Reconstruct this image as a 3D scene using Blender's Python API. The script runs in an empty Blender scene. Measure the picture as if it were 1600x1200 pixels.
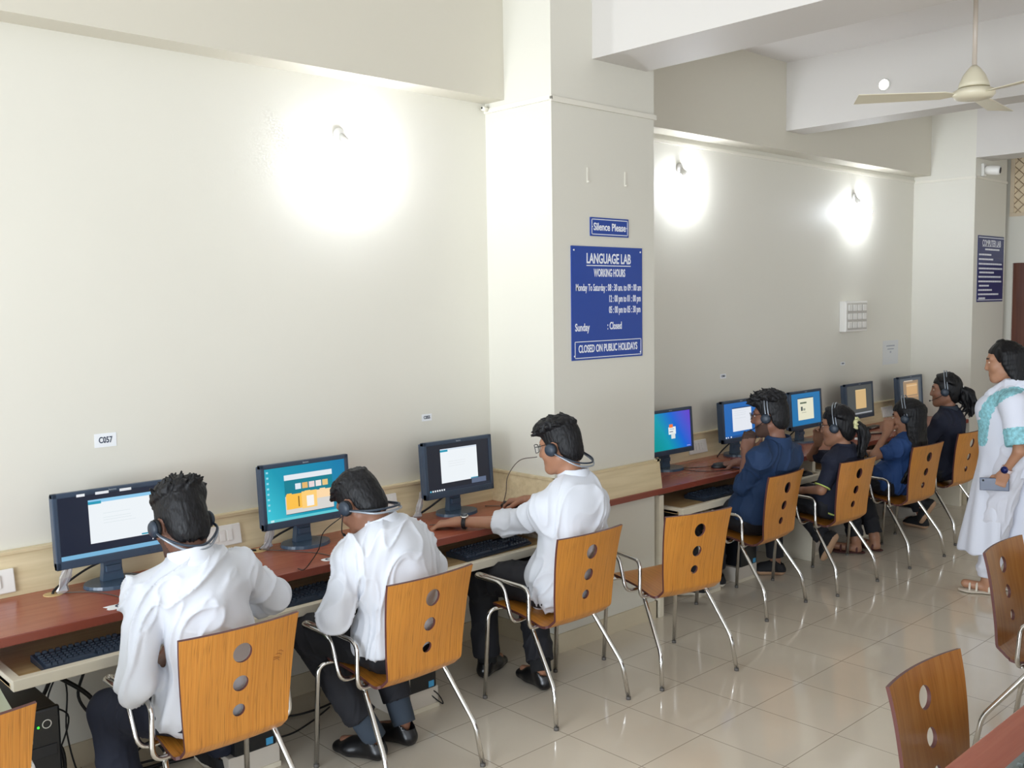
import bpy, bmesh, math, random
import numpy as np
from mathutils import Vector, Matrix
random.seed(4); PI = math.pi
SC = bpy.context.scene
COL = SC.collection

# ------------------------------------------------------------------ materials
def lin(c):
    return tuple(((x/12.92) if x <= .04045 else ((x+.055)/1.055)**2.4) for x in [v/255 for v in c]) + (1.0,)
def nmat(name):
    m = bpy.data.materials.new(name); m.use_nodes = True
    nt = m.node_tree; return m, nt, nt.nodes['Principled BSDF']
def mat(name, rgb, rough=.5, metal=0, bump=0, bscale=40, var=0, vscale=6, spec=.5, coat=0, trans=0, alpha=1, sheen=0, stretch=(1,1,1)):
    m, nt, b = nmat(name); N, L = nt.nodes, nt.links
    c = lin(rgb); b.inputs['Base Color'].default_value = c
    b.inputs['Roughness'].default_value = rough; b.inputs['Metallic'].default_value = metal
    b.inputs['Specular IOR Level'].default_value = spec; b.inputs['Coat Weight'].default_value = coat
    b.inputs['Transmission Weight'].default_value = trans; b.inputs['Alpha'].default_value = alpha
    b.inputs['Sheen Weight'].default_value = sheen
    if bump or var:
        tc = N.new('ShaderNodeTexCoord'); mp = N.new('ShaderNodeMapping'); mp.inputs['Scale'].default_value = stretch
        L.new(tc.outputs['Object'], mp.inputs['Vector'])
    if var:
        n = N.new('ShaderNodeTexNoise'); n.inputs['Scale'].default_value = vscale; n.inputs['Detail'].default_value = 4
        L.new(mp.outputs['Vector'], n.inputs['Vector'])
        r = N.new('ShaderNodeMapRange'); r.inputs['From Min'].default_value = .3; r.inputs['From Max'].default_value = .7
        r.inputs['To Min'].default_value = 1-var; r.inputs['To Max'].default_value = 1+var
        L.new(n.outputs['Fac'], r.inputs['Value'])
        mx = N.new('ShaderNodeVectorMath'); mx.operation = 'SCALE'; mx.inputs[0].default_value = c[:3]
        L.new(r.outputs['Result'], mx.inputs['Scale']); L.new(mx.outputs['Vector'], b.inputs['Base Color'])
    if bump:
        n2 = N.new('ShaderNodeTexNoise'); n2.inputs['Scale'].default_value = bscale; n2.inputs['Detail'].default_value = 3
        L.new(mp.outputs['Vector'], n2.inputs['Vector'])
        bp = N.new('ShaderNodeBump'); bp.inputs['Strength'].default_value = bump; bp.inputs['Distance'].default_value = .004
        L.new(n2.outputs['Fac'], bp.inputs['Height']); L.new(bp.outputs['Normal'], b.inputs['Normal'])
    return m
def emis(name, rgb, s=1.0):
    m, nt, b = nmat(name); b.inputs['Base Color'].default_value = (0,0,0,1); b.inputs['Roughness'].default_value = .35
    b.inputs['Emission Color'].default_value = lin(rgb); b.inputs['Emission Strength'].default_value = s
    return m
def grain(name, c1, c2, scale, rough=.35, axis='X', freq=1.0, spec=.5, lines=0):
    """wood: streaks running along one object axis"""
    m, nt, b = nmat(name); N, L = nt.nodes, nt.links
    tc = N.new('ShaderNodeTexCoord'); mp = N.new('ShaderNodeMapping'); mp.inputs['Scale'].default_value = scale
    L.new(tc.outputs['Object'], mp.inputs['Vector'])
    n = N.new('ShaderNodeTexNoise'); n.inputs['Scale'].default_value = freq; n.inputs['Detail'].default_value = 5; n.inputs['Distortion'].default_value = .35
    L.new(mp.outputs['Vector'], n.inputs['Vector'])
    cr = N.new('ShaderNodeValToRGB'); cr.color_ramp.elements[0].position = .3; cr.color_ramp.elements[1].position = .62
    cr.color_ramp.elements[0].color = lin(c2); cr.color_ramp.elements[1].color = lin(c1)
    L.new(n.outputs['Fac'], cr.inputs['Fac']); out = cr.outputs['Color']
    if lines:
        n3 = N.new('ShaderNodeTexNoise'); n3.inputs['Scale'].default_value = freq*1.6; n3.inputs['Detail'].default_value = 1
        L.new(mp.outputs['Vector'], n3.inputs['Vector'])
        c3 = N.new('ShaderNodeValToRGB'); e = c3.color_ramp.elements
        e[0].position = .46; e[0].color = (1,1,1,1); e[1].position = .5; e[1].color = (1-lines,)*3+(1,)
        q = c3.color_ramp.elements.new(.54); q.color = (1,1,1,1)
        L.new(n3.outputs['Fac'], c3.inputs['Fac'])
        mm = N.new('ShaderNodeMix'); mm.data_type = 'RGBA'; mm.blend_type = 'MULTIPLY'; mm.inputs[0].default_value = 1
        L.new(out, mm.inputs[6]); L.new(c3.outputs['Color'], mm.inputs[7]); out = mm.outputs[2]
    L.new(out, b.inputs['Base Color']); b.inputs['Roughness'].default_value = rough; b.inputs['Specular IOR Level'].default_value = spec
    return m

M = {}
M['wall'] = mat('wall_paint', (220,217,205), .55, bump=.04, bscale=90, var=.012, vscale=1.5)
M['pillar'] = mat('pillar_paint', (216,213,201), .5, bump=.03, bscale=90)
M['ceiling'] = mat('ceiling_paint', (226,223,220), .7)
M['beam'] = mat('beam_paint', (208,204,198), .6)
M['beamw'] = mat('band_paint', (208,203,188), .6)
M['casing'] = mat('white_casing', (224,220,207), .35)
M['board'] = grain('beige_laminate', (222,205,168), (206,188,148), (2,30,30), .35, freq=1.2)
M['worktop'] = grain('red_laminate', (160,89,68), (148,77,58), (3,50,50), .24, freq=1.0)
M['edge'] = mat('worktop_edge', (134,66,50), .3)
M['trayface'] = mat('tray_paint', (222,214,194), .4, var=.04)
M['traywood'] = grain('tray_wood', (214,186,136), (196,162,108), (3,40,40), .35)
M['ply'] = grain('orange_ply', (200,134,54), (186,118,43), (150,1.6,1.6), .3, freq=1.0, lines=.38)
M['plydark'] = grain('brown_ply', (158,104,48), (142,88,38), (60,2.0,2.0), .26, freq=1.0, lines=.15)  # darker brown wood of the two corner desk chairs
M['plyedge'] = mat('ply_edge', (88,48,44), .5)
M['chrome'] = mat('chrome', (214,212,208), .14, 1)
M['rubber'] = mat('rubber', (92,88,84), .6)
M['black'] = mat('black_plastic', (24,26,31), .38)
M['mon'] = mat('monitor_plastic', (56,71,90), .36)
M['mon2'] = mat('monitor_base_plastic', (66,84,104), .25)
M['key'] = mat('key_plastic', (58,70,86), .38)
M['keyb'] = mat('keyboard_plastic', (48,60,76), .4)
M['white'] = mat('white_plastic', (232,230,224), .35)
M['fan'] = mat('cream_enamel', (226,218,192), .3)
M['grey'] = mat('grey_panel', (150,150,156), .5)
M['paper'] = mat('paper', (236,238,240), .7)
M['cable'] = mat('black_cable', (18,18,20), .45)
M['ltcable'] = mat('grey_cable', (86,74,66), .45)
M['blue'] = mat('sign_blue', (20,62,150), .3)
M['navy'] = mat('sign_navy', (22,34,98), .3)
M['letter'] = mat('sign_lettering', (232,234,240), .45)
M['ink'] = mat('ink', (40,52,76), .6)
M['door'] = grain('door_veneer', (100,58,42), (82,44,32), (40,40,2), .35)
M['mesh'] = mat('window_mesh', (214,196,168), .5)
M['glowled'] = emis('power_led', (60,255,60), 2.5)
M['bulb'] = emis('bulb_glow', (240,246,255), 210); M['bulb2'] = emis('bulb_glow_far', (240,246,255), 190)
M['downlight'] = emis('round_light_glow', (255,252,246), 6)
M['tile2'] = mat('skirting_tile', (206,194,168), .18, var=.03)
M['sticker'] = mat('sticker_blue', (70,160,210), .4)
M['plinth'] = mat('plinth_laminate', (206,198,186), .35)
M['cellophane'] = mat('clear_plastic_sleeve', (228,232,240), .1, trans=.6, alpha=.75)

def floor_mat():
    m, nt, b = nmat('floor_tiles'); N, L = nt.nodes, nt.links
    tc = N.new('ShaderNodeTexCoord'); sp = N.new('ShaderNodeSeparateXYZ'); L.new(tc.outputs['Object'], sp.inputs[0])
    def edge(out, off):
        a = N.new('ShaderNodeMath'); a.operation = 'SUBTRACT'; a.inputs[1].default_value = off; L.new(out, a.inputs[0])
        d = N.new('ShaderNodeMath'); d.operation = 'DIVIDE'; d.inputs[1].default_value = .4; L.new(a.outputs[0], d.inputs[0])
        r = N.new('ShaderNodeMath'); r.operation = 'ROUND'; L.new(d.outputs[0], r.inputs[0])
        s = N.new('ShaderNodeMath'); s.operation = 'SUBTRACT'; L.new(d.outputs[0], s.inputs[0]); L.new(r.outputs[0], s.inputs[1])
        ab = N.new('ShaderNodeMath'); ab.operation = 'ABSOLUTE'; L.new(s.outputs[0], ab.inputs[0]); return ab.outputs[0]
    mn = N.new('ShaderNodeMath'); mn.operation = 'MINIMUM'
    L.new(edge(sp.outputs[0], 4.127), mn.inputs[0]); L.new(edge(sp.outputs[1], 2.787), mn.inputs[1])
    mr = N.new('ShaderNodeMapRange'); mr.inputs['From Min'].default_value = .003; mr.inputs['From Max'].default_value = .0065
    L.new(mn.outputs[0], mr.inputs['Value'])
    n = N.new('ShaderNodeTexNoise'); n.inputs['Scale'].default_value = 1.3; n.inputs['Detail'].default_value = 6; L.new(tc.outputs['Object'], n.inputs['Vector'])
    cr = N.new('ShaderNodeValToRGB'); cr.color_ramp.elements[0].position = .3; cr.color_ramp.elements[1].position = .7
    cr.color_ramp.elements[0].color = lin((214,204,186)); cr.color_ramp.elements[1].color = lin((224,215,198)); L.new(n.outputs['Fac'], cr.inputs['Fac'])
    mx = N.new('ShaderNodeMix'); mx.data_type = 'RGBA'; mx.inputs[6].default_value = lin((158,146,128))
    L.new(mr.outputs['Result'], mx.inputs[0]); L.new(cr.outputs['Color'], mx.inputs[7]); L.new(mx.outputs[2], b.inputs['Base Color'])
    b.inputs['Roughness'].default_value = .09; b.inputs['Specular IOR Level'].default_value = .55
    n2 = N.new('ShaderNodeTexNoise'); n2.inputs['Scale'].default_value = 3.0; L.new(tc.outputs['Object'], n2.inputs['Vector'])
    bp = N.new('ShaderNodeBump'); bp.inputs['Strength'].default_value = .06; bp.inputs['Distance'].default_value = .02
    L.new(n2.outputs['Fac'], bp.inputs['Height']); L.new(bp.outputs['Normal'], b.inputs['Normal'])
    return m
M['floor'] = floor_mat()

# ------------------------------------------------------------------ mesh builder
class MB:
    def __init__(s): s.v = []; s.f = []; s.mi = []; s.sm = []
    def add(s, vs, fs, mi=0, smooth=False):
        o = len(s.v); s.v += [tuple(v) for v in vs]; s.f += [tuple(i+o for i in f) for f in fs]
        s.mi += [mi]*len(fs); s.sm += [smooth]*len(fs); return s
    def box(s, a, b, mi=0, bev=0, R=None, o=(0,0,0)):
        x0,y0,z0 = a; x1,y1,z1 = b
        bm = bmesh.new(); bmesh.ops.create_cube(bm, size=1)
        for v in bm.verts: v.co = Vector(((x0+x1)/2+v.co.x*(x1-x0), (y0+y1)/2+v.co.y*(y1-y0), (z0+z1)/2+v.co.z*(z1-z0)))
        if bev: bmesh.ops.bevel(bm, geom=bm.edges[:]+bm.verts[:], offset=min(bev, .49*min(x1-x0,y1-y0,z1-z0)), segments=2, profile=.6, affect='EDGES')
        return s.bm(bm, mi, R=R, o=o)
    def bm(s, bm, mi=0, smooth=False, R=None, o=(0,0,0)):
        bm.verts.index_update(); o = Vector(o)
        vs = [((R @ v.co) if R else v.co) + o for v in bm.verts]
        s.add(vs, [[v.index for v in f.verts] for f in bm.faces], mi, smooth); bm.free(); return s
    def tube(s, pts, r, mi=0, n=8, closed=False, caps=True):
        P = [Vector(p) for p in pts]; rs = r if isinstance(r, (list, tuple)) else [r]*len(P)
        N = len(P); T = []
        for i in range(N):
            a = P[i-1] if (i or closed) else P[0]; b = P[(i+1) % N] if (i < N-1 or closed) else P[-1]
            t = b-a; T.append(t.normalized() if t.length > 1e-9 else Vector((0,0,1)))
        up = Vector((0,0,1)) if abs(T[0].z) < .9 else Vector((1,0,0))
        u = (up - T[0]*up.dot(T[0])).normalized(); vs = []
        for i in range(N):
            u = (u - T[i]*u.dot(T[i])); u = u.normalized() if u.length > 1e-6 else T[i].orthogonal().normalized()
            w = T[i].cross(u)
            for k in range(n):
                a = 2*PI*k/n; vs.append(P[i]+u*math.cos(a)*rs[i]+w*math.sin(a)*rs[i])
        fs = []
        for i in range(N if closed else N-1):
            for k in range(n):
                j = (i+1) % N; fs.append((i*n+k, i*n+(k+1)%n, j*n+(k+1)%n, j*n+k))
        if caps and not closed: fs += [tuple(range(n-1,-1,-1)), tuple((N-1)*n+k for k in range(n))]
        return s.add(vs, fs, mi, True)
    def lathe(s, prof, mi=0, n=24, o=(0,0,0), R=None, smooth=True):
        vs = []; o = Vector(o)
        for r, z in prof:
            for k in range(n):
                a = 2*PI*k/n; v = Vector((r*math.cos(a), r*math.sin(a), z)); vs.append(((R @ v) if R else v)+o)
        fs = [(i*n+k, i*n+(k+1)%n, (i+1)*n+(k+1)%n, (i+1)*n+k) for i in range(len(prof)-1) for k in range(n)]
        fs += [tuple(range(n-1,-1,-1)), tuple((len(prof)-1)*n+k for k in range(n))]
        return s.add(vs, fs, mi, smooth)
    def quad(s, a, b, c, d, mi=0): return s.add([a,b,c,d], [(0,1,2,3)], mi)
    def prism(s, poly, axis, a, b, mi=0):
        """poly in the other two axes, extruded a..b on axis"""
        n = len(poly)
        def pt(p, t): return {'x':(t,p[0],p[1]), 'y':(p[0],t,p[1]), 'z':(p[0],p[1],t)}[axis]
        vs = [pt(p,a) for p in poly]+[pt(p,b) for p in poly]
        fs = [tuple(range(n-1,-1,-1)), tuple(range(n,2*n))]+[(i,(i+1)%n,n+(i+1)%n,n+i) for i in range(n)]
        return s.add(vs, fs, mi)
    def build(s, name, mats, parent=None, loc=None):
        me = bpy.data.meshes.new(name); me.from_pydata(s.v, [], s.f)
        for m in (mats if isinstance(mats, (list,tuple)) else [mats]): me.materials.append(m)
        me.polygons.foreach_set('material_index', s.mi); me.polygons.foreach_set('use_smooth', s.sm)
        bm = bmesh.new(); bm.from_mesh(me); bmesh.ops.recalc_face_normals(bm, faces=bm.faces[:]); bm.to_mesh(me); bm.free()
        me.update(); return link(name, me, parent, loc)
def link(name, me, parent=None, loc=None):
    o = bpy.data.objects.new(name, me); COL.objects.link(o)
    if parent: o.parent = parent
    if loc is not None: o.location = loc
    return o
def tag(o, label=None, cat=None, group=None, kind=None):
    if label: o['label'] = label
    if cat: o['category'] = cat
    if group: o['group'] = group
    if kind: o['kind'] = kind
    return o
def empty(name, loc, label, cat, group=None, rz=0):
    o = bpy.data.objects.new(name, None); COL.objects.link(o); o.location = loc; o.rotation_euler = (0,0,rz)
    o.empty_display_size = .1
    return tag(o, label, cat, group)
def struct(o, label=None): return tag(o, label, None, None, 'structure')
KIDS = {}
def dup(root, loc, rz, label, group=None):
    def cp(o, par):
        c = o.copy(); COL.objects.link(c)
        if par: c.parent = par
        for ch in [x for x in bpy.data.objects if x.parent == o]: cp(ch, c)
        return c
    r = cp(root, None); r.location = loc; r.rotation_euler = (0,0,rz); tag(r, label, None, group); return r
def arc(c, r, a0, a1, n, plane='yz', x=0):
    out = []
    for i in range(n+1):
        a = a0+(a1-a0)*i/n; p, q = c[0]+r*math.cos(a), c[1]+r*math.sin(a)
        out.append({'yz':(x,p,q), 'xy':(p,q,x), 'xz':(p,x,q)}[plane])
    return out
def smooth_path(pts, r=.04, n=5):
    """polyline with rounded corners"""
    P = [Vector(p) for p in pts]; out = [P[0]]
    for i in range(1, len(P)-1):
        a, b, c = P[i-1], P[i], P[i+1]; d1 = (a-b); d2 = (c-b); k = min(r, d1.length*.49, d2.length*.49)
        p, q = b+d1.normalized()*k, b+d2.normalized()*k
        for j in range(n+1):
            t = j/n; out.append(p*(1-t)**2+b*2*t*(1-t)+q*t*t)
    out.append(P[-1]); return out
def spline(pts, n=8):
    P = [Vector(p) for p in pts]; P = [P[0]*2-P[1]]+P+[P[-1]*2-P[-2]]; out = []
    for i in range(1, len(P)-2):
        for j in range(n):
            t = j/n; a,b,c,d = P[i-1:i+3]
            out.append(.5*((2*b)+(c-a)*t+(2*a-5*b+4*c-d)*t*t+(3*b-a-3*c+d)*t**3))
    out.append(P[-2]); return out
def text(name, body, size, m, parent, loc, rot, align='CENTER', sx=1.0, bold=0.0, ext=.0006, fit=None):
    cu = bpy.data.curves.new(name, 'FONT'); cu.body = body; cu.size = size; cu.align_x = align; cu.align_y = 'CENTER'
    cu.extrude = ext; cu.offset = bold; cu.resolution_u = 3
    tmp = bpy.data.objects.new('tmp_text', cu); COL.objects.link(tmp)
    dg = bpy.context.evaluated_depsgraph_get(); me = bpy.data.meshes.new_from_object(tmp.evaluated_get(dg))
    bpy.data.objects.remove(tmp); bpy.data.curves.remove(cu)
    if fit and len(me.vertices):
        xs = [v.co.x for v in me.vertices]; w = max(xs)-min(xs); sx = fit/w if w > 0 else 1
    for v in me.vertices: v.co.x *= sx
    me.materials.clear(); me.materials.append(m)
    o = link(name, me, parent, loc); o.rotation_euler = rot; return o

# ------------------------------------------------------------------ the setting
YW, YP, PX0, PX1 = 3.99, 3.495, 3.59, 4.41
FX0, FX1, FY = 8.76, 9.46, 3.452
CZ = 3.52
struct(MB().box((-2.5,-4,-.1), (13,4.2,0)).build('floor', M['floor']), 'glossy beige floor tiles')
struct(MB().box((-2.5,-4,CZ), (13,4.2,CZ+.1)).build('ceiling', M['ceiling']))
struct(MB().box((-2.5,YW,0), (9.7,YW+.2,CZ)).build('wall_back', M['wall']), 'cream wall above the computer desks')
struct(MB().box((PX0,YP,0), (PX1,YW,CZ)).build('wall_pillar', M['pillar']), 'cream pillar carrying the blue signs')
struct(MB().box((FX0,FY,0), (FX1,YW,CZ)).build('wall_pillar', M['pillar']), 'far pillar beside the brown door')
struct(MB().box((9.6,-4,2.135), (9.7,YW,CZ)).box((9.6,FY-.02,0), (9.7,YW,2.135)).box((9.6,-4,0), (9.7,2.3,2.135)).build('wall_right', M['wall']))
# longitudinal band above the wall panels and cross beams
for a, b in ((-2.5,PX0), (PX1,FX0)):
    struct(MB().box((a,3.84,2.905), (b,YW,CZ)).build('ceiling_beam', M['beamw']), 'beam running along the top of the wall')
struct(MB().box((3.9,-4,3.1), (4.34,YP,CZ)).build('ceiling_beam', M['beam']), 'cross beam meeting the near pillar')
struct(MB().box((6.36,-4,3.04), (6.60,3.84,CZ)).build('ceiling_beam', M['beam']), 'middle cross beam')
struct(MB().box((8.76,-4,3.02), (9.1,FY,CZ)).build('ceiling_beam', M['beam']), 'cross beam at the far pillar')
# plastic conduit strips round the pillars and under the beam
def strip(pts, label):
    mb = MB()
    for (a, b) in pts: mb.box(a, b, bev=.003)
    return struct(mb.build('trim_1', M['casing']), label)
strip([((PX0-.012,YP-.012,2.852),(PX0,YW,2.878)), ((PX0-.012,YP-.012,2.845),(PX1+.012,YP,2.872))], 'cream conduit strip round the near pillar')
strip([((PX1,YW-.012,2.85),(FX0,YW,2.875))], 'cream conduit strip under the far beam')
strip([((FX0-.01,FY-.01,2.845),(FX0,YW,2.868)), ((FX0-.01,FY-.01,2.845),(FX1,FY,2.868))], 'cream conduit strip round the far pillar')
MBc = MB().tube([(PX0-.05,YW-.03,2.875),(PX0-.012,YW-.03,2.872)], .013); MBc.lathe([(.006,0),(.006,.004)], 1, 10, (PX0-.052,YW-.03,2.875), Matrix.Rotation(PI/2,3,'Y'))
tag(MBc.build('conduit_end', [M['casing'],M['black']]), 'short open conduit stub poking past the pillar under the beam', 'conduit')
# skirting tiles
struct(MB().box((PX0-.01,YP-.012,0),(PX1+.01,YP,.1)).box((PX0-.012,YP-.012,0),(PX0,YW,.1)).box((PX1,YP-.012,0),(PX1+.012,YW,.1)).build('baseboard_pillar', M['tile2']))
struct(MB().box((-2.5,YW-.01,0),(PX0-.012,YW,.1)).box((PX1+.012,YW-.01,0),(FX0-.012,YW,.1)).build('baseboard_back', M['tile2']))
struct(MB().box((FX0-.012,FY-.012,0),(FX0,YW,.1)).box((FX0-.012,FY-.012,0),(FX1,FY,.1)).build('baseboard_far', M['tile2']))
# door and grille window in the end wall
d = struct(MB().box((9.62,2.3,0),(9.66,FY-.02,2.135),bev=.003).build('door_1', M['door']), 'dark brown door behind the standing woman')
w = MB().box((9.584,2.2,2.56),(9.599,3.465,2.59)).box((9.586,3.43,2.591),(9.599,3.465,3.089)).box((9.584,2.2,3.09),(9.599,3.465,3.12)).build('window_1', M['mesh']); struct(w, 'grille window high above the door')
g = MB()
for i in range(26):
    y = 2.2+i*.09
    for s in (-1,1):
        a, b = (9.592,y,2.59 if s>0 else 3.09), (9.592,y+.5*1,3.09 if s>0 else 2.59)
        if b[1] <= 3.44: g.tube([a,b], .004, n=5)
        elif a[1] < 3.43:
            t = (3.43-a[1])/.5; g.tube([a,(9.592,3.43,a[2]+(b[2]-a[2])*t)], .004, n=5)
        if s>0 and i < 6:
            pass
g.build('grille', mat('grille_paint', (186,164,136), .5), w)
MB().quad((9.597,2.2,2.59),(9.597,3.43,2.59),(9.597,3.43,3.09),(9.597,2.2,3.09)).build('pane', mat('frosted_pane', (226,208,176), .3), w)
# ------------------------------------------------------------------ signs and wall fittings
RT = (PI/2, 0, 0)
def frame_lines(mb, x0, x1, z0, z1, y, w, mi=0):
    for a, b in (((x0,z0),(x1,z0+w)), ((x0,z1-w),(x1,z1)), ((x0,z0),(x0+w,z1)), ((x1-w,z0),(x1,z1))):
        mb.box((a[0],y-.001,a[1]), (b[0],y,b[1]), mi)
# silence sign
t = empty('sign', (4.027,YP,2.235), 'small blue sign reading Silence Please on the near pillar', 'sign')
MB().box((-.156,-.006,-.049),(.154,0,.049)).build('board', M['blue'], t)
mb = MB(); frame_lines(mb, -.148, .146, -.041, .041, -.006, .004)
mb.box((-.146,-.007,-.003),(-.138,-.006,.003)); mb.box((.136,-.007,-.003),(.144,-.006,.003)); mb.build('border', M['letter'], t)
text('lettering', 'Silence Please', .055, M['letter'], t, (-.001,-.0065,-.001), RT, bold=.0012, fit=.262)
# language lab sign
W_, H_ = .575, .597
t = empty('sign', (4.0095,YP,1.8325), 'large blue sign with LANGUAGE LAB working hours on the near pillar', 'sign')
MB().box((-W_/2,-.006,-H_/2),(W_/2,0,H_/2)).build('board', M['blue'], t)
def line(body, x0, x1, fy, size, bold=.001):
    text('lettering', body, size, M['letter'], t, ((x0+x1)/2*W_-W_/2, -.0065, H_/2-fy*H_), RT, bold=bold, fit=(x1-x0)*W_)
line('LANGUAGE LAB', .2, .825, .11, .074, .0016)
line('WORKING HOURS', .3, .745, .235, .058, .0012)
line('Monday To Saturday : 08 : 30 am. to 09 : 00 am', .055, .98, .365, .052, .0006)
line('12 : 00 pm to 01 : 00 pm', .51, .97, .465, .052, .0008)
line('05 : 00 pm to 05 : 30 pm', .51, .97, .565, .052, .0008)
line('Sunday', .04, .235, .715, .056, .001)
line(': Closed', .485, .69, .71, .056, .001)
line('CLOSED ON PUBLIC HOLIDAYS', .085, .92, .905, .056, .0012)
mb = MB(); frame_lines(mb, .035*W_-W_/2, .98*W_-W_/2, H_/2-.985*H_, H_/2-.835*H_, -.006, .004)
mb.build('border', M['letter'], t)
MB().box((.2*W_-W_/2,-.007,H_/2-.172*H_),(.825*W_-W_/2,-.006,H_/2-.164*H_)).build('underline', M['letter'], t)
for sx, sz in ((-1,1),(1,1),(-1,-1),(1,-1)): MB().lathe([(.005,0),(.005,.003)], 0, 8, (sx*(W_/2-.018),-.006,sz*(H_/2-.022)), Matrix.Rotation(PI/2,3,'X')).build('screw', M['letter'], t)
# computer lab sign on the far pillar
w2, h2 = .575, .58
t = empty('sign', (9.13,FY,2.075), 'tall dark blue COMPUTER LAB rules board on the far pillar', 'sign')
MB().box((-w2/2,-.006,-h2/2),(w2/2,0,h2/2)).build('board', M['navy'], t)
MB().box((-w2/2+.005,-.007,h2/2-.02),(w2/2-.005,-.006,h2/2-.013)).build('border', M['letter'], t); MB().box((-w2/2+.005,-.007,-h2/2+.013),(w2/2-.005,-.006,-h2/2+.02)).build('border', M['letter'], t)
def line2(body, x0, x1, fy, size):
    text('lettering', body, size, M['letter'], t, ((x0+x1)/2*w2-w2/2, -.0065, h2/2-fy*h2), RT, bold=.0012, fit=(x1-x0)*w2)
line2('COMPUTER LAB', .15, .87, .115, .075)
MB().box((-.2,-.007,h2/2-.165*h2),(.21,-.006,h2/2-.158*h2)).build('underline', M['letter'], t)
rows = [(.26,.82,.205),(.03,.5,.285),(.03,.58,.355),(.03,.93,.425),(.03,.96,.495),(.06,.62,.555),(.03,.9,.62),(.03,.94,.69),(.06,.44,.755),(.03,.56,.82),(.03,.82,.885),(.05,.3,.945)]
for a, b, f in rows:          # unreadable lines of small print: broken strokes
    x = a; mb = MB()
    while x < b-.01:
        l = min(random.choice((.03,.05,.07)), b-x); mb.box((x*w2-w2/2,-.007,h2/2-f*h2-.008),((x+l)*w2-w2/2,-.006,h2/2-f*h2+.007)); x += l+.008
    mb.build('text_line', M['letter'], t)
# hanger tabs left on the pillar
for x, lb in ((3.856,'left'),(4.16,'right')):
    mb = MB().box((x-.007,YP-.004,2.46),(x+.007,YP,2.54),bev=.002).box((x-.004,YP-.012,2.462),(x+.004,YP-.002,2.47))
    tag(mb.build('hanger_tab', M['casing']), 'small cream hanger tab above the Silence Please sign, %s of the two' % lb, 'hook', 'hanger tabs on the near pillar')
# paper seat numbers
def wall_label(x, z, w, h, body, label, cat='label', ang=0):
    o = empty('seat_label', (x,YW-.0005,z), label, cat, 'paper seat numbers on the wall'); o.rotation_euler = (0,ang,0)
    MB().box((-w/2,-.001,-h/2),(w/2,0,h/2)).build('paper', M['paper'], o)
    text('lettering', body, h*.62, M['ink'], o, (0,-.0014,0), RT, bold=.0006, fit=w*.62)
wall_label(1.494,1.312,.088,.056,'C057','white paper seat number C057 taped to the wall above the first monitor')
wall_label(3.146,1.252,.066,.036,'C055','white paper seat number C055 on the wall beside the pillar')
wall_label(5.808,1.300,.07,.032,'C053','tiny grey paper seat number on the far wall above the second far monitor')
wall_label(7.512,1.298,.07,.026,'C051','faint paper tag on the far wall under the switchboard')
for x, z, w, h, lb in ((1.43,1.312,.03,.07,'yellowed tape strip'),):
    pass
o = empty('notice', (8.36,YW-.0005,1.352), 'faded white paper notice taped to the far wall near the corner', 'notice')
MB().box((-.145,-.0015,-.105),(.145,0,.105)).build('paper', mat('faded_paper', (214,215,214), .7), o)
fi = mat('faded_ink', (168,172,180), .7)
for q in ((-.08,.052,.075,.064),(-.06,.025,.06,.035),(-.012,-.005,.012,.012)): MB().box((q[0],-.0022,q[1]),(q[2],-.0015,q[3])).build('text_line', fi, o)
# switchboard
o = empty('switchboard', (7.625,YW,1.685), 'white wall switchboard with three rows of four switches', 'switchboard')
MB().box((-.18,-.06,-.125),(.18,0,.125),bev=.006).build('box', M['white'], o)
MB().box((-.165,-.064,-.11),(.165,-.06,.11),bev=.002).build('cover', mat('switch_cover', (196,192,184), .4), o)
for r in range(3):
    for c in range(4):
        MB().box((-.155+c*.08,-.072,.045-r*.07),(-.095+c*.08,-.064,.095-r*.07),bev=.004).build('switch', M['white'], o)
# sockets on the sloping backsplash
SA = math.atan2(.035,.165)
def socket_plate(x, z, w, n, label):
    y = 3.93+(z-.765)/.165*.035
    o = empty('socket_plate', (x,y-.001,z), label, 'socket', 'white socket plates on the backsplash'); o.rotation_euler = (-SA,0,0)
    MB().box((-w/2,-.012,-.045),(w/2,0,.045),bev=.004).build('plate', M['white'], o)
    for i in range(n):
        cx = (i-(n-1)/2)*.034+(.0 if n < 4 else .0)
        MB().box((cx-.013,-.017,-.024),(cx+.013,-.012,.024),bev=.002).build('rocker', M['white'], o)
socket_plate(1.03,.825,.16,2,'white socket plate at the edge of the photo, before the first monitor')
socket_plate(1.955,.842,.18,3,'white socket plate behind the first student, beside the second monitor')
socket_plate(2.83,.85,.15,3,'white socket plate behind the second student\'s head')
socket_plate(5.44,.843,.2,4,'white socket plate beside the blue and purple monitor')
socket_plate(8.22,.84,.2,4,'white socket plate between the two farthest monitors')
# wall lamps
def wall_lamp(x, z, label, bm='bulb2'):
    o = empty('wall_lamp', (x,YW,z), label, 'lamp', 'wall lamps above the desks')
    MB().lathe([(.034,0),(.036,.006),(.03,.014),(.012,.02)], 0, 20, R=Matrix.Rotation(PI/2,3,'X')).build('base', M['white'], o)
    d = Vector((.28,-.60,-.75)).normalized(); R = Vector((0,0,1)).rotation_difference(d).to_matrix()
    MB().lathe([(.014,0),(.017,.03),(.02,.032),(.021,.062),(.017,.064)], 0, 18, (0,-.008,0), R).build('holder', M['white'], o)
    MB().lathe([(.013,.062),(.016,.085),(.027,.125),(.031,.155),(.025,.18),(.008,.192)], 0, 18, (0,-.008,0), R).build('bulb', M[bm], o)
wall_lamp(2.655,2.645,'lit wall lamp above the first three monitors', 'bulb')
wall_lamp(5.30,2.705,'lit wall lamp just past the near pillar')
wall_lamp(7.655,2.66,'lit wall lamp above the switchboard')
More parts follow.
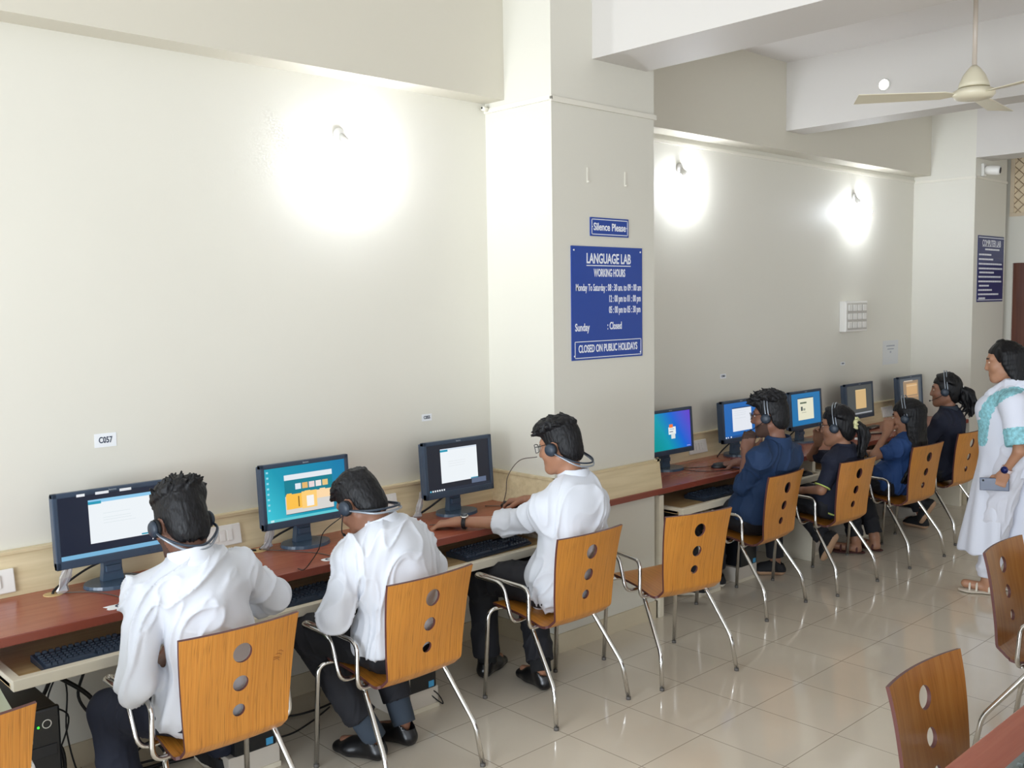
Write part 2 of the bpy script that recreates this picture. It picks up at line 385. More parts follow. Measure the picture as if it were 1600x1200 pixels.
o = empty('round_light', (6.36,3.107,3.242), 'small round lit lamp on the side of the middle cross beam', 'lamp')
MB().lathe([(.04,0),(.04,.012),(.034,.016)], 0, 24, R=Matrix.Rotation(-PI/2,3,'Y')).build('rim', M['white'], o)
MB().lathe([(.033,.016),(.031,.02),(.015,.022)], 0, 24, R=Matrix.Rotation(-PI/2,3,'Y')).build('lens', M['downlight'], o)
# ceiling fan
o = empty('ceiling_fan', (5.4,2.149,2.885), 'cream ceiling fan on a long rod', 'fan')
MB().tube([(0,0,.14),(0,0,CZ-2.885)], .012, n=12).build('rod', mat('fan_rod', (198,186,172), .3), o)
MB().lathe([(.014,.165),(.03,.15),(.055,.115),(.072,.075),(.078,.052),(.07,.052)], 0, 28).build('canopy', M['fan'], o)
MB().lathe([(.03,.06),(.03,.05),(.08,.046),(.102,.034),(.106,.014),(.09,-.004),(.05,-.014),(.01,-.016)], 0, 32).build('motor', M['fan'], o)
for k in range(3):
    a = math.radians(8+120*k); mb = MB(); n = 8; vs = []
    for i in range(n+1):
        r = .095+i/n*.5; w = .02 if i == 0 else .05+.018*(i/n); zt = .012+.012*math.sin(1)
        for s in (-1,1):
            for t_ in (-1,1):
                vs.append((r*math.cos(a)-s*w*math.sin(a), r*math.sin(a)+s*w*math.cos(a), .016+s*w*.16+t_*.002))
    fs = []
    for i in range(n):
        b = i*4; q = b+4; fs += [(b+1,b+3,q+3,q+1),(b,q,q+2,b+2),(b,b+1,q+1,q),(b+2,q+2,q+3,b+3)]
    fs += [(0,2,3,1),(n*4,n*4+1,n*4+3,n*4+2)]
    mb.add(vs, fs, 0); mb.build('blade', M['fan'], o)
# security camera
o = empty('security_camera', (8.90,FY,2.925), 'white security camera high on the far pillar', 'camera')
MB().box((-.035,-.025,-.055),(.035,0,.055),bev=.008).build('base', M['white'], o)
R = Vector((0,0,1)).rotation_difference(Vector((.12,-.98,-.12)).normalized()).to_matrix()
MB().lathe([(.02,0),(.036,.015),(.04,.04),(.04,.11),(.034,.125)], 0, 24, (0,-.02,.0), R).build('body', M['white'], o)
MB().lathe([(.027,.124),(.025,.129),(.01,.131)], 0, 20, (0,-.02,.0), R).build('lens', M['black'], o)

# ------------------------------------------------------------------ desks
ZT, ZB, YF = .765, .731, 3.45
mb = MB(); mb.box((-.6,YF,ZB),(PX0-.014,3.975,ZT),bev=.004); mb.box((PX0-.02,YF,ZB),(PX1+.02,YP-.013,ZT),bev=.004); mb.box((PX1+.014,YF,ZB),(8.74,3.975,ZT),bev=.004)
for i, v in enumerate(mb.f):
    ys = [mb.v[k][1] for k in v]
    if max(ys) < YF+.006: mb.mi[i] = 1
wt = tag(mb.build('worktop', [M['worktop'], M['edge']]), 'long red-brown worktop running along the wall and past the pillar', 'desk')
for x, y in ((1.217,3.845),(2.094,3.872)):
    MB().lathe([(.036,0),(.036,.0012),(.03,.0015)], 0, 24, (x,y,ZT)).build('cable_hole', M['traywood'], wt)
def splash(poly, axis, a, b, lb):
    return struct(MB().prism(poly, axis, a, b).build('trim_2', M['board']), lb)
PR = [(3.975,ZT),(3.93,ZT),(3.962,.918),(3.955,.92),(3.955,.932),(3.99,.932),(3.99,ZT)]
splash(PR, 'x', -.6, PX0-.002, 'beige sloping backsplash behind the first three monitors')
splash(PR, 'x', PX1+.002, 8.74, 'beige sloping backsplash behind the far monitors')
splash([(YP-.001,ZT),(YP-.034,ZT),(YP-.014,.918),(YP-.02,.92),(YP-.02,.932),(YP-.001,.932)], 'x', PX0-.03, PX1+.03, 'beige sloping backsplash board on the front of the pillar')
splash([(PX0-.001,ZT),(PX0-.045,ZT),(PX0-.018,.918),(PX0-.024,.92),(PX0-.024,.932),(PX0-.001,.932)], 'y', YP-.02, 3.985, 'beige sloping backsplash board on the side of the pillar')
splash([(PX1+.001,ZT),(PX1+.045,ZT),(PX1+.018,.918),(PX1+.024,.92),(PX1+.024,.932),(PX1+.001,.932)], 'y', YP-.02, 3.985, 'beige sloping backsplash board on the hidden side of the pillar')
def tray(x0, x1, label):
    o = empty('keyboard_tray', (x0,3.36,.61), label, 'shelf', 'pull-out keyboard trays'); L_ = x1-x0
    MB().box((0,.03,.0),(L_,.52,.016)).build('board', M['traywood'], o)
    MB().box((0,0,-.004),(L_,.035,.034),bev=.003).build('front_rail', M['trayface'], o)
    for a in (0, L_-.03): MB().box((a,.035,.0),(a+.03,.5,.034),bev=.003).build('side_rail', M['trayface'], o)
    for a in (.02, L_-.05): MB().box((a,.3,.034),(a+.012,.5,.11)).build('runner', M['grey'], o)
tray(.925, 3.52, 'long cream keyboard tray under the near worktop')
tray(4.50, 6.12, 'cream keyboard tray under the far worktop next to the pillar')
tray(6.18, 8.60, 'cream keyboard tray under the farthest worktop')
for x, lb in ((4.445,'beside the pillar'),(6.15,'between the far students'),(8.66,'at the far corner')):
    tag(MB().box((x-.02,3.47,0),(x+.02,3.96,.72),bev=.003).build('desk_panel', M['trayface']), 'cream upright panel carrying the far worktop, %s' % lb, 'panel', 'desk support panels')
tag(MB().box((4.47,3.9,0),(6.13,3.92,.70)).build('modesty_panel', M['grey']), 'grey back panel under the far worktop, next to the pillar', 'panel')
tag(MB().box((6.17,3.9,0),(8.64,3.92,.70)).build('modesty_panel', M['grey']), 'grey back panel under the farthest worktop', 'panel')
# computers on their plinths
def make_pc():
    o = empty('computer_tower', (0,0,.1), '', 'computer', 'black computer towers under the desks')
    MB().box((-.088,0.012,0),(.088,.40,.40),bev=.006).build('case', M['black'], o)
    MB().box((-.09,-.012,0),(.09,.014,.405),bev=.008).build('front_panel', mat('tower_front', (20,22,25), .3), o)
    MB().box((-.075,-.016,.24),(.075,-.01,.278),bev=.002).build('disc_drive', M['black'], o)
    mb = MB(); mb.tube(arc((.045,.352),.014,0,2*PI,20,'xz',-.014)[:-1], .0018, n=6, closed=True); mb.build('power_button', M['white'], o)
    MB().lathe([(.004,0),(.003,.003)], 0, 10, (.018,-.012,.346), Matrix.Rotation(PI/2,3,'X')).build('power_light', M['glowled'], o)
    MB().box((.045,-.0135,.008),(.075,-.012,.036)).build('sticker', M['sticker'], o)
    return o
def make_plinth():
    o = empty('computer_plinth', (0,0,0), '', 'plinth', 'pale plinths under the computers')
    MB().box((-.11,0,.0),(.11,.42,.098),bev=.003).build('block', M['plinth'], o)
    MB().box((-.112,-.004,0),(.112,.0,.02)).build('kick_strip', M['trayface'], o); return o
pcs = [(.99,3.42,'with its green light on at the left edge of the photo'),(1.80,3.42,'behind the legs of the first student'),(2.62,3.42,'between the second and third students'),(5.02,3.54,'under the desk before the first far student'),(5.44,3.54,'beside the first far student\'s shoes'),(6.28,3.54,'beside the girl with the scrunchie'),(7.10,3.54,'in front of the girl with long loose hair'),(7.95,3.5,'deepest under the far desk')]
pc0 = pl0 = None
for i, (x, y, lb) in enumerate(pcs):
    if i == 0:
        pc0 = make_pc(); pl0 = make_plinth(); pc0.location = (x,y,.1); pl0.location = (x,y,0)
        pc0['label'] = 'black computer tower '+lb; pl0['label'] = 'pale plinth under the computer with the green light'
    else:
        dup(pc0, (x,y,.1), 0, 'black computer tower '+lb); dup(pl0, (x,y,0), 0, 'pale plinth under the computer '+lb)

# ------------------------------------------------------------------ monitors
SE = {}
def E_(rgb, s=1.0):
    k = (rgb, s)
    if k not in SE: SE[k] = emis('screen_light', rgb, s)
    return SE[k]
def gradient_screen(name, stops, direction=(1,0,0)):
    m, nt, b = nmat(name); N, L = nt.nodes, nt.links
    b.inputs['Base Color'].default_value = (0,0,0,1); b.inputs['Roughness'].default_value = .35
    tc = N.new('ShaderNodeTexCoord'); dt = N.new('ShaderNodeVectorMath'); dt.operation = 'DOT_PRODUCT'; dt.inputs[1].default_value = direction
    L.new(tc.outputs['Object'], dt.inputs[0])
    mr = N.new('ShaderNodeMapRange'); mr.inputs['From Min'].default_value = -.22; mr.inputs['From Max'].default_value = .22; L.new(dt.outputs['Value'], mr.inputs['Value'])
    cr = N.new('ShaderNodeValToRGB'); el = cr.color_ramp.elements
    el[0].position, el[0].color = stops[0][0], lin(stops[0][1]); el[1].position, el[1].color = stops[-1][0], lin(stops[-1][1])
    for p, c in stops[1:-1]: q = el.new(p); q.color = lin(c)
    L.new(mr.outputs['Result'], cr.inputs['Fac']); L.new(cr.outputs['Color'], b.inputs['Emission Color']); b.inputs['Emission Strength'].default_value = 1
    return m
MW, MH = .452, .288
def monitor(x, bg, rects, label, rz=0, y=3.82):
    o = empty('monitor', (x,y,ZT), label, 'monitor', 'desktop monitors', rz)
    mb = MB(); bm = bmesh.new(); bmesh.ops.create_circle(bm, cap_ends=True, segments=36, radius=1)
    for v in bm.verts: v.co = Vector((v.co.x*.118, v.co.y*.095, 0))
    r = bmesh.ops.extrude_face_region(bm, geom=bm.faces[:]); 
    for v in [g for g in r['geom'] if isinstance(g, bmesh.types.BMVert)]: v.co.z = .014; v.co.x *= .97; v.co.y *= .97
    mb.bm(bm, 0); mb.build('base', M['mon2'], o)
    mb = MB(); mb.prism([(-.042,.012),(.042,.012),(.036,.06),(.034,.2),(-.034,.2),(-.036,.06)], 'y', .012, .045); mb.box((-.03,.0,.05),(.03,.014,.075),bev=.003); mb.build('neck', M['mon2'], o)
    h = bpy.data.objects.new('screen_housing', None); 
    T = Matrix.Translation((0,-.02,.10)) @ Matrix.Rotation(math.radians(-4),4,'X')
    def put(ob): ob.matrix_local = T; return ob
    zc = MH/2
    mb = MB(); fw = .02; fb = .032
    mb.box((-MW/2,-.022,0),(MW/2,.006,fb),bev=.004); mb.box((-MW/2,-.022,MH-fw),(MW/2,.006,MH),bev=.004)
    mb.box((-MW/2,-.022,0),(-MW/2+fw,.006,MH),bev=.004); mb.box((MW/2-fw,-.022,0),(MW/2,.006,MH),bev=.004)
    put(mb.build('bezel', M['mon'], o))
    put(MB().box((-MW/2+.004,.004,.006),(MW/2-.004,.03,MH-.006),bev=.008).box((-.13,.03,.05),(.13,.055,MH-.05),bev=.01).build('back_cover', M['mon'], o))
    # screen: background plus the windows drawn on it, all one flat part; local x,z fractions
    sw, sh = MW-2*fw, MH-fw-fb; mats = [bg]; mb = MB(); yy = -.0165
    def rect(a, b, c, d, mi, lay):
        X = lambda u: -sw/2+u*sw; Z = lambda v: fb+(1-v)*sh; y_ = yy-.0003*lay
        mb.quad((X(a),y_,Z(d)),(X(c),y_,Z(d)),(X(c),y_,Z(b)),(X(a),y_,Z(b)),mi)
    rect(0,0,1,1,0,0)
    for lay, (a, b, c, d, m) in enumerate(rects):
        if m not in mats: mats.append(m)
        rect(a,b,c,d,mats.index(m),1+lay*.2)
    s = mb.build('screen', mats, o)
    # gradients use the screen's own centre
    for v in s.data.vertices: v.co.z -= MH/2
    s.matrix_local = T @ Matrix.Translation((0,0,MH/2))
    tx = text('logo', 'lenovo', .011, mat('logo_grey', (150,160,172), .4), o, (0,0,0), (0,0,0), bold=.0003)
    tx.matrix_local = T @ Matrix.Translation((0,-.0225,MH-fw/2)) @ Matrix.Rotation(PI/2,4,'X')
    mb = MB()
    for k in range(4): mb.box((.12+k*.018,-.0232,.012),(.13+k*.018,-.0218,.016))
    put(mb.build('button_row', M['mon2'], o))
    return o
wh, lc = E_((236,242,246)), E_((190,198,204))
def lines(x0, ys, w, m): return [(x0,y,x0+w*random.uniform(.8,1),y+.006,m) for y in ys]
dark, cyan, bar = E_((22,28,44)), E_((30,150,180)), E_((120,178,214))
monitor(1.44, E_((24,32,52)), [(.27,.09,.88,.80,wh),(.27,.09,.88,.145,E_((140,200,236))),(.27,.12,.39,.165,cyan),(.75,.765,.88,.79,cyan)]+lines(.40,(.33,.40,.44,.49),.32,E_((216,226,230)))+[(0,.93,1,1,bar),(.85,.88,.86,.9,wh)], 'monitor with a white window on a dark desktop and taped scraps on top')
teal = gradient_screen('teal_desktop', [(0,(60,196,214)),(.35,(12,150,176)),(1,(6,120,168))], (.8,0,.6))
yel, gry = E_((250,192,76)), E_((214,212,208))
R2 = [(.23,.16,.83,.90,E_((8,124,142))),(.23,.16,.83,.26,E_((226,232,238)))]
R2 += [(.36+i*.085,.34,.36+i*.085+.07,.45,E_(c)) for i, c in enumerate(((222,232,240),(226,180,110),(232,214,214),(236,228,224),(230,196,130)))]
R2 += [(.23,.56,.83,.90,gry),(.24,.53,.43,.81,yel),(.25,.51,.31,.54,yel),(.43,.51,.62,.83,E_((252,206,120))),(.47,.50,.54,.52,E_((252,206,120))),(.62,.52,.83,.68,E_((250,216,170))),(.66,.50,.73,.53,E_((250,216,170))),(.49,.60,.58,.80,E_((244,242,240))),(.385,.58,.40,.78,E_((130,96,30))),(.23,.895,.83,.905,E_((30,60,80)))]
R2 += [(.02,.05+i*.1,.045,.085+i*.1,E_((150,214,232))) for i in range(8)]+[(0,.95,1,1,E_((96,200,210))),(.04,.955,.08,.995,E_((200,236,240)))]
monitor(2.30, teal, R2, 'monitor with a teal desktop and yellow folder cards on screen')
monitor(3.195, E_((28,32,44)), [(.21,.10,.80,.83,wh),(.21,.10,.80,.135,E_((214,224,236))),(.21,.12,.33,.165,cyan),(.68,.80,.80,.83,cyan)]+lines(.33,(.38,.43,.48),.32,E_((218,222,226)))+[(.69,.82,.93,.93,E_((92,106,132))),(0,.94,1,1,E_((36,44,60)))]+[(.02+i*.035,.95,.04+i*.035,.985,wh if i != 0 else E_((90,190,220))) for i in range(7)], 'monitor with a white window on a black desktop beside the pillar')
m4g = gradient_screen('aurora_desktop', [(0,(0,140,130)),(.35,(0,150,170)),(.65,(10,96,206)),(1,(96,60,196))], (.8,0,.55))
bl4 = E_((230,236,236))
monitor(4.955, m4g, [(.44,.40,.62,.60,bl4),(.50,.58,.60,.72,E_((214,222,222))),(.46,.33,.55,.42,E_((240,120,60))),(.46,.52,.55,.54,E_((70,90,120))),(.47,.45,.58,.47,E_((150,180,200))),(.88,.955,.97,.975,E_((160,170,220)))], 'monitor with a blue and purple aurora desktop just past the pillar')
bl = E_((26,100,176))
monitor(5.745, bl, [(.24,.16,.80,.83,E_((226,230,238))),(.24,.14,.80,.17,E_((20,60,110)))]+lines(.3,(.24,.30,.36,.45),.4,E_((196,204,214)))+[(0,.94,1,1,E_((24,76,140))),(.02,.95,.05,.99,wh),(.08,.95,.1,.99,wh),(.16,.95,.19,.99,wh)], 'monitor with a white page on a blue desktop in front of the student in blue')
bl6 = E_((30,112,168))
monitor(6.60, bl6, [(.22,.16,.76,.84,E_((226,224,200))),(.22,.14,.76,.17,E_((24,70,110))),(.30,.28,.52,.33,E_((90,104,84))),(.32,.42,.38,.55,E_((70,80,80))),(.40,.48,.47,.55,E_((150,158,140))),(.34,.60,.5,.62,E_((180,180,160)))], 'monitor with a cream document on a blue desktop')
monitor(7.43, E_((72,76,76)), [(.34,.16,.76,.80,E_((206,174,124))),(.34,.15,.76,.17,E_((226,200,150))),(.12,.93,.98,.975,E_((150,154,160)))], 'monitor with a tan page on a grey desktop')
monitor(8.35, E_((74,82,90)), [(.16,.1,.86,.9,E_((150,126,100))),(.30,.2,.80,.62,E_((200,160,112))),(.3,.26,.8,.3,E_((216,186,146))),(.2,.66,.84,.72,E_((178,142,106))),(.2,.08,.6,.12,E_((190,176,160)))], 'farthest monitor, brown windows on a grey desktop, by the corner')
# tape scraps on the first monitor
for x, w in ((-.05,.05),(.04,.045),(-.13,.03)):
    MB().box((1.44+x-w/2,3.772,1.136),(1.44+x+w/2,3.7735,1.146)).build('label_scrap', M['paper'], [q for q in bpy.data.objects if q.name == 'monitor'][0]).matrix_parent_inverse = Matrix.Translation((-1.44,-3.82,-ZT))
# ------------------------------------------------------------------ keyboards, mice, scraps, cables
def make_keyboard():
    o = empty('keyboard', (0,0,0), '', 'keyboard', 'black keyboards on the trays')
    mb = MB(); mb.prism([(-.075,0),(.075,0),(.075,.024),(.06,.026),(-.06,.014),(-.075,.010)], 'x', -.222, .222)
    mb.build('case', M['keyb'], o)
    mb = MB(); random.seed(2)
    def key(x, y, w, d=.0155):
        z = .014+(y+.06)/.12*.012
        bm = bmesh.new(); bmesh.ops.create_cube(bm, size=1)
        for v in bm.verts:
            tp = v.co.z > 0; s = .76 if tp else 1
            v.co = Vector((x+v.co.x*(w-.002)*(s if tp else 1), y+v.co.y*d*s+(.001 if tp else 0), z+(.0085 if tp else -.002)))
        mb.bm(bm)
    p = .0192
    for r in range(5):
        n = 15; x = -.213
        for c in range(n):
            if r == 0 and 3 <= c <= 8:
                continue
            key(x+p*c+p/2+(0 if c else 0), -.05+r*p, p)
        if r == 0: key(-.213+p*6, -.05, p*6)
    for c in range(13): key(-.213+p*c*1.15+p/2, .056, p*.95, .013)
    for r in range(5):
        for c in range(3):
            if r in (0,3,4) or (r == 1 and c == 1): key(.091+p*c+p/2, -.05+r*p, p)
        for c in range(4):
            key(.153+p*c*.9+p/2-.002, -.05+r*p, p*.9)
    mb.build('keycaps', M['key'], o); return o
kb = make_keyboard(); kb.location = (1.26,3.478,.627); kb['label'] = 'black keyboard on the tray left of the first student'
dup(kb, (2.165,3.505,.627), math.radians(4), 'black keyboard on the tray between the first and second students')
dup(kb, (3.16,3.53,.627), math.radians(3), 'black keyboard on the tray under the arm of the student with glasses')
dup(kb, (5.05,3.52,.627), 0, 'black keyboard on the far tray in front of the student in blue')
def make_mouse():
    o = empty('computer_mouse', (0,0,0), '', 'mouse', 'black computer mice')
    bm = bmesh.new(); bmesh.ops.create_uvsphere(bm, u_segments=24, v_segments=14, radius=1)
    for v in bm.verts:
        x, y, z = v.co; z = max(z, -.12); v.co = Vector((x*.031*(1-.12*y), y*.055, (z+.12)*.032*(1-.18*y)))
    MB().bm(bm, 0, True).build('shell', M['black'], o)
    MB().tube([(0,.028,.029),(0,.04,.0245)], .0035, n=8).build('scroll_wheel', mat('wheel_grey', (90,94,100), .5), o); return o
mo = make_mouse(); mo.location = (3.487,3.725,ZT); mo.rotation_euler = (0,0,math.radians(30)); mo['label'] = 'dark mouse under the hand of the student with glasses'
dup(mo, (5.225,3.615,ZT), math.radians(50), 'black mouse under the hand of the student in blue')
dup(mo, (6.0,3.45,.627), math.radians(20), 'black mouse on the far tray beside the girl with the scrunchie')
def scrap(x, y, w, d, seed, label, glyph):
    rnd = random.Random(seed); n = 18; pts = []
    for i in range(n):
        a = 2*PI*i/n; c, s = math.cos(a), math.sin(a); k = 1/max(abs(c),abs(s)); j = rnd.uniform(.78,1.0)
        pts.append((c*k*w/2*j, s*k*d/2*j))
    o = empty('paper_sticker', (x,y,ZT), label, 'label', 'torn paper stickers on the worktop')
    MB().prism(pts, 'z', 0, .0008).build('paper', M['paper'], o)
    text('lettering', glyph, d*.95, M['ink'], o, (w*.08,0,.001), (0,0,0), bold=.002, ext=.0002)
scrap(1.335,3.515,.10,.062,1,'torn white seat sticker on the worktop left of the first student','C')
scrap(2.235,3.515,.085,.052,2,'torn white seat sticker on the worktop left of the second student','C5')
def cable(pts, r, label, m='cable', n=8):
    o = MB().tube(spline(pts, n), r, n=7).build('cable', M[m]); return tag(o, label, 'cable')
cable([(1.30,3.90,.80),(1.26,3.89,.785),(1.225,3.86,.775),(1.215,3.845,.767)], .005, 'black monitor cable dropping into the first cable hole', n=8)
cable([(1.44,3.86,.86),(1.36,3.88,.83),(1.28,3.88,.79),(1.232,3.852,.769)], .0045, 'black lead from the first monitor to its cable hole')
cable([(1.25,3.83,.768),(1.33,3.76,.768),(1.37,3.66,.768),(1.38,3.58,.768)], .002, 'thin lead lying on the worktop before the first monitor', 'ltcable')
cable([(2.08,3.87,.769),(1.99,3.885,.785),(1.86,3.90,.778),(1.72,3.89,.77),(1.60,3.88,.772)], .0045, 'black lead running along the desk behind the first student')
cable([(2.28,3.86,.85),(2.20,3.875,.82),(2.13,3.88,.785),(2.10,3.875,.768)], .005, 'black lead from the teal monitor to the second cable hole')
cable([(2.11,3.86,.768),(2.17,3.77,.768),(2.25,3.62,.768),(2.26,3.475,.768),(2.264,3.437,.766),(2.265,3.43,.73),(2.25,3.46,.665)], .002, 'thin lead crossing the worktop below the teal monitor', 'ltcable')
cable([(3.16,3.86,.86),(3.05,3.88,.80),(2.95,3.88,.77),(2.82,3.88,.77),(2.70,3.87,.772)], .0055, 'black lead behind the monitor beside the pillar')
cable([(3.40,3.83,.768),(3.45,3.78,.768),(3.47,3.74,.77),(3.495,3.735,.772)], .002, 'mouse lead beside the pillar', 'ltcable')
cable([(4.97,3.83,.769),(5.06,3.76,.768),(5.14,3.70,.768),(5.20,3.66,.772)], .002, 'mouse lead in front of the blue and purple monitor', 'cable')
cable([(5.0,3.74,.768),(5.02,3.62,.768),(5.12,3.54,.768),(5.25,3.48,.768)], .002, 'thin lead on the far worktop in front of the student in blue', 'cable')
cable([(5.73,3.86,.86),(5.63,3.875,.80),(5.57,3.87,.768)], .005, 'black lead behind the white page monitor')
cable([(6.58,3.86,.86),(6.48,3.875,.80),(6.42,3.87,.768)], .005, 'black lead behind the cream document monitor')
# bundle hanging under the near desk
for i, (pts, r) in enumerate((
    ([(1.16,3.93,.62),(1.21,3.9,.45),(1.12,3.86,.30),(1.07,3.80,.22)], .008),
    ([(1.08,3.9,.60),(1.20,3.86,.46),(1.33,3.82,.33),(1.39,3.80,.14),(1.41,3.78,.02),(1.6,3.74,.012),(1.9,3.7,.012)], .009),
    ([(1.29,3.93,.62),(1.34,3.9,.46),(1.30,3.88,.33),(1.36,3.84,.2),(1.40,3.8,.03)], .006),
    ([(1.20,3.93,.62),(1.24,3.91,.47),(1.19,3.89,.34),(1.25,3.85,.27),(1.17,3.8,.12),(1.1,3.76,.02)], .0035),
    ([(1.17,3.92,.62),(1.26,3.9,.4),(1.25,3.88,.2),(1.28,3.82,.015),(1.34,3.7,.012)], .0035),
    ([(1.07,3.8,.26),(1.19,3.78,.20),(1.18,3.74,.06),(1.1,3.7,.015)], .008),
    ([(1.1,3.72,.012),(1.25,3.78,.012),(1.45,3.82,.012),(1.7,3.78,.012),(1.95,3.82,.012)], .005),
    ([(1.42,3.8,.03),(1.55,3.83,.08),(1.60,3.8,.02),(1.5,3.7,.012),(1.3,3.66,.012)], .005),
    ([(1.95,3.86,.3),(2.05,3.84,.08),(2.15,3.8,.012),(2.3,3.76,.012),(2.5,3.8,.012)], .005),
    ([(1.9,3.7,.012),(2.05,3.62,.012),(2.2,3.66,.012),(2.35,3.74,.012)], .004))):
    tag(cable(pts, r, ''), 'black cable looping under the near desk among the hanging bundle', 'cable', 'cable bundle under the near desk')
cable([(2.68,3.44,.1),(2.72,3.41,.06),(2.74,3.40,.012),(2.70,3.42,.05),(2.66,3.43,.1)], .003, 'thin black wire loop hanging from the computer beside the second student')
# clear sleeves bunching the cables at the holes
def sleeve(x, y, label):
    rnd = random.Random(int(x*100)); mb = MB(); n = 10; prof = [(.012,0),(.03,.012),(.016,.03),(.02,.06),(.014,.10),(.018,.13)]
    vs = []
    for r, z in prof:
        for k in range(n): a = 2*PI*k/n; q = r*rnd.uniform(.6,1.35); vs.append((q*math.cos(a)+z*.28, q*math.sin(a)*.6, z))
    fs = [(i*n+k,i*n+(k+1)%n,(i+1)*n+(k+1)%n,(i+1)*n+k) for i in range(len(prof)-1) for k in range(n)]
    mb.add(vs, fs, 0, False); o = mb.build('cable_sleeve', M['cellophane'], None, (x,y,ZT)); tag(o, label, 'plastic wrap', 'clear plastic wraps round the cables')
sleeve(1.245,3.835,'crumpled clear plastic wrap by the first cable hole')
sleeve(2.125,3.862,'crumpled clear plastic wrap below the teal monitor')
sleeve(2.98,3.87,'crumpled clear plastic wrap below the monitor beside the pillar')
# far desk clutter
o = empty('phone', (7.33,3.63,ZT), 'black phone lying on the far worktop before the tan page monitor', 'phone', None, math.radians(-25))
MB().box((-.075,-.037,0),(.075,.037,.009),bev=.003).build('case', M['black'], o)
MB().box((-.07,-.033,.009),(.07,.033,.0095)).build('screen', mat('phone_glass', (120,124,130), .08), o)
for x, y, r, lb in ((7.0,3.56,20,'folded white paper on the far worktop beside the girl with the scrunchie'),(7.62,3.62,-12,'white paper sheet on the far worktop by the hand of the girl with loose hair')):
    o = MB().prism([(-.06,-.045),(.065,-.05),(.05,.05),(-.05,.04)], 'z', 0, .002).build('paper_sheet', M['paper'], None, (x,y,ZT)); o.rotation_euler = (0,0,math.radians(r)); tag(o, lb, 'paper')
o = empty('pen_case', (7.62,3.78,ZT), 'long black case on the far worktop behind the phone', 'case', None, .1)
MB().box((-.1,-.03,0),(.1,.03,.022),bev=.009).build('body', M['black'], o); MB().tube([(-.09,-.031,.013),(.09,-.031,.013)], .002, n=6).build('zip', M['chrome'], o)

# ------------------------------------------------------------------ chairs
def chair_shell(parent, wood):
    prof = [(.47,.428),(.462,.441),(.44,.449),(.38,.447),(.28,.436),(.20,.424),(.13,.413)]
    prof += [(.118-.068*math.sin(a), .481-.068*math.cos(a)) for a in [math.radians(d) for d in (15,30,45,60,75)]]
    prof += [(.048,.54),(.040,.62),(.030,.70),(.018,.77),(.004,.83)]
    P = spline([(0,y,z) for y, z in prof], 3); n = len(P); th = .011; NX = 14
    S = [0]
    for i in range(1,n): S.append(S[-1]+(P[i]-P[i-1]).length)
    def half(i):
        s = S[i]/S[-1]; z = P[i].z
        if s < .47: return .188
        return .178+.029*max(0,min(1,(z-.43)/.4))+.010*max(0,1-abs(s-.47)/.03)*0
    vs, fs = [], []
    for side in (0,1):
        for i in range(n):
            t = (P[min(i+1,n-1)]-P[max(i-1,0)]).normalized(); nr = Vector((0,-t.z,t.y))     # seat normal points up/forward
            h = half(i)
            for k in range(NX+1):
                u = k/NX*2-1; hh = h
                # rounded outline at the seat front and at the lower back corners
                d = min(S[i],.05)/.05; hh -= .03*(1-math.sqrt(max(0,1-(1-d)**2)))
                bend = .022*max(0,min(1,(P[i].z-.5)/.2))*(1-u*u)
                dish = .010*max(0,1-abs(P[i].z-.43)/.03)*(u*u)
                p = P[i]+nr*(th if side == 0 else 0); vs.append((u*hh, p.y-bend+.012, p.z+dish))
    W = NX+1; o2 = n*W
    fs_top = [(i*W+k,(i+1)*W+k,(i+1)*W+k+1,i*W+k+1) for i in range(n-1) for k in range(NX)]
    fs_bot = [(o2+i*W+k,o2+i*W+k+1,o2+(i+1)*W+k+1,o2+(i+1)*W+k) for i in range(n-1) for k in range(NX)]
    ed = []
    for i in range(n-1):
        ed += [(i*W,o2+i*W,o2+(i+1)*W,(i+1)*W), (i*W+NX,(i+1)*W+NX,o2+(i+1)*W+NX,o2+i*W+NX)]
    for k in range(NX):
        ed += [(k,k+1,o2+k+1,o2+k), ((n-1)*W+k,o2+(n-1)*W+k,o2+(n-1)*W+k+1,(n-1)*W+k+1)]
    mb = MB(); mb.add(vs, fs_top+fs_bot, 0, True); mb.f += ed; mb.mi += [1]*len(ed); mb.sm += [False]*len(ed)
    o = mb.build('seat_shell', [wood, M['plyedge']], parent)
    c = MB()
    for r, z in ((.033,.742),(.027,.635),(.0215,.54)):
        c.lathe([(r,-.12),(r,.12)], 0, 32, (0,.03,z), Matrix.Rotation(PI/2,3,'X'), smooth=False)
    cut = c.build('hole_cutter', [M['plyedge'], M['plyedge']])
    for p in cut.data.polygons: p.material_index = 1
    md = o.modifiers.new('holes','BOOLEAN'); md.object = cut; md.solver = 'EXACT'; md.operation = 'DIFFERENCE'
    dg = bpy.context.evaluated_depsgraph_get(); me = bpy.data.meshes.new_from_object(o.evaluated_get(dg))
    me.set_sharp_from_angle(angle=math.radians(42)); o.modifiers.clear(); old = o.data; o.data = me; bpy.data.meshes.remove(old); cm = cut.data; bpy.data.objects.remove(cut); bpy.data.meshes.remove(cm)
    return o
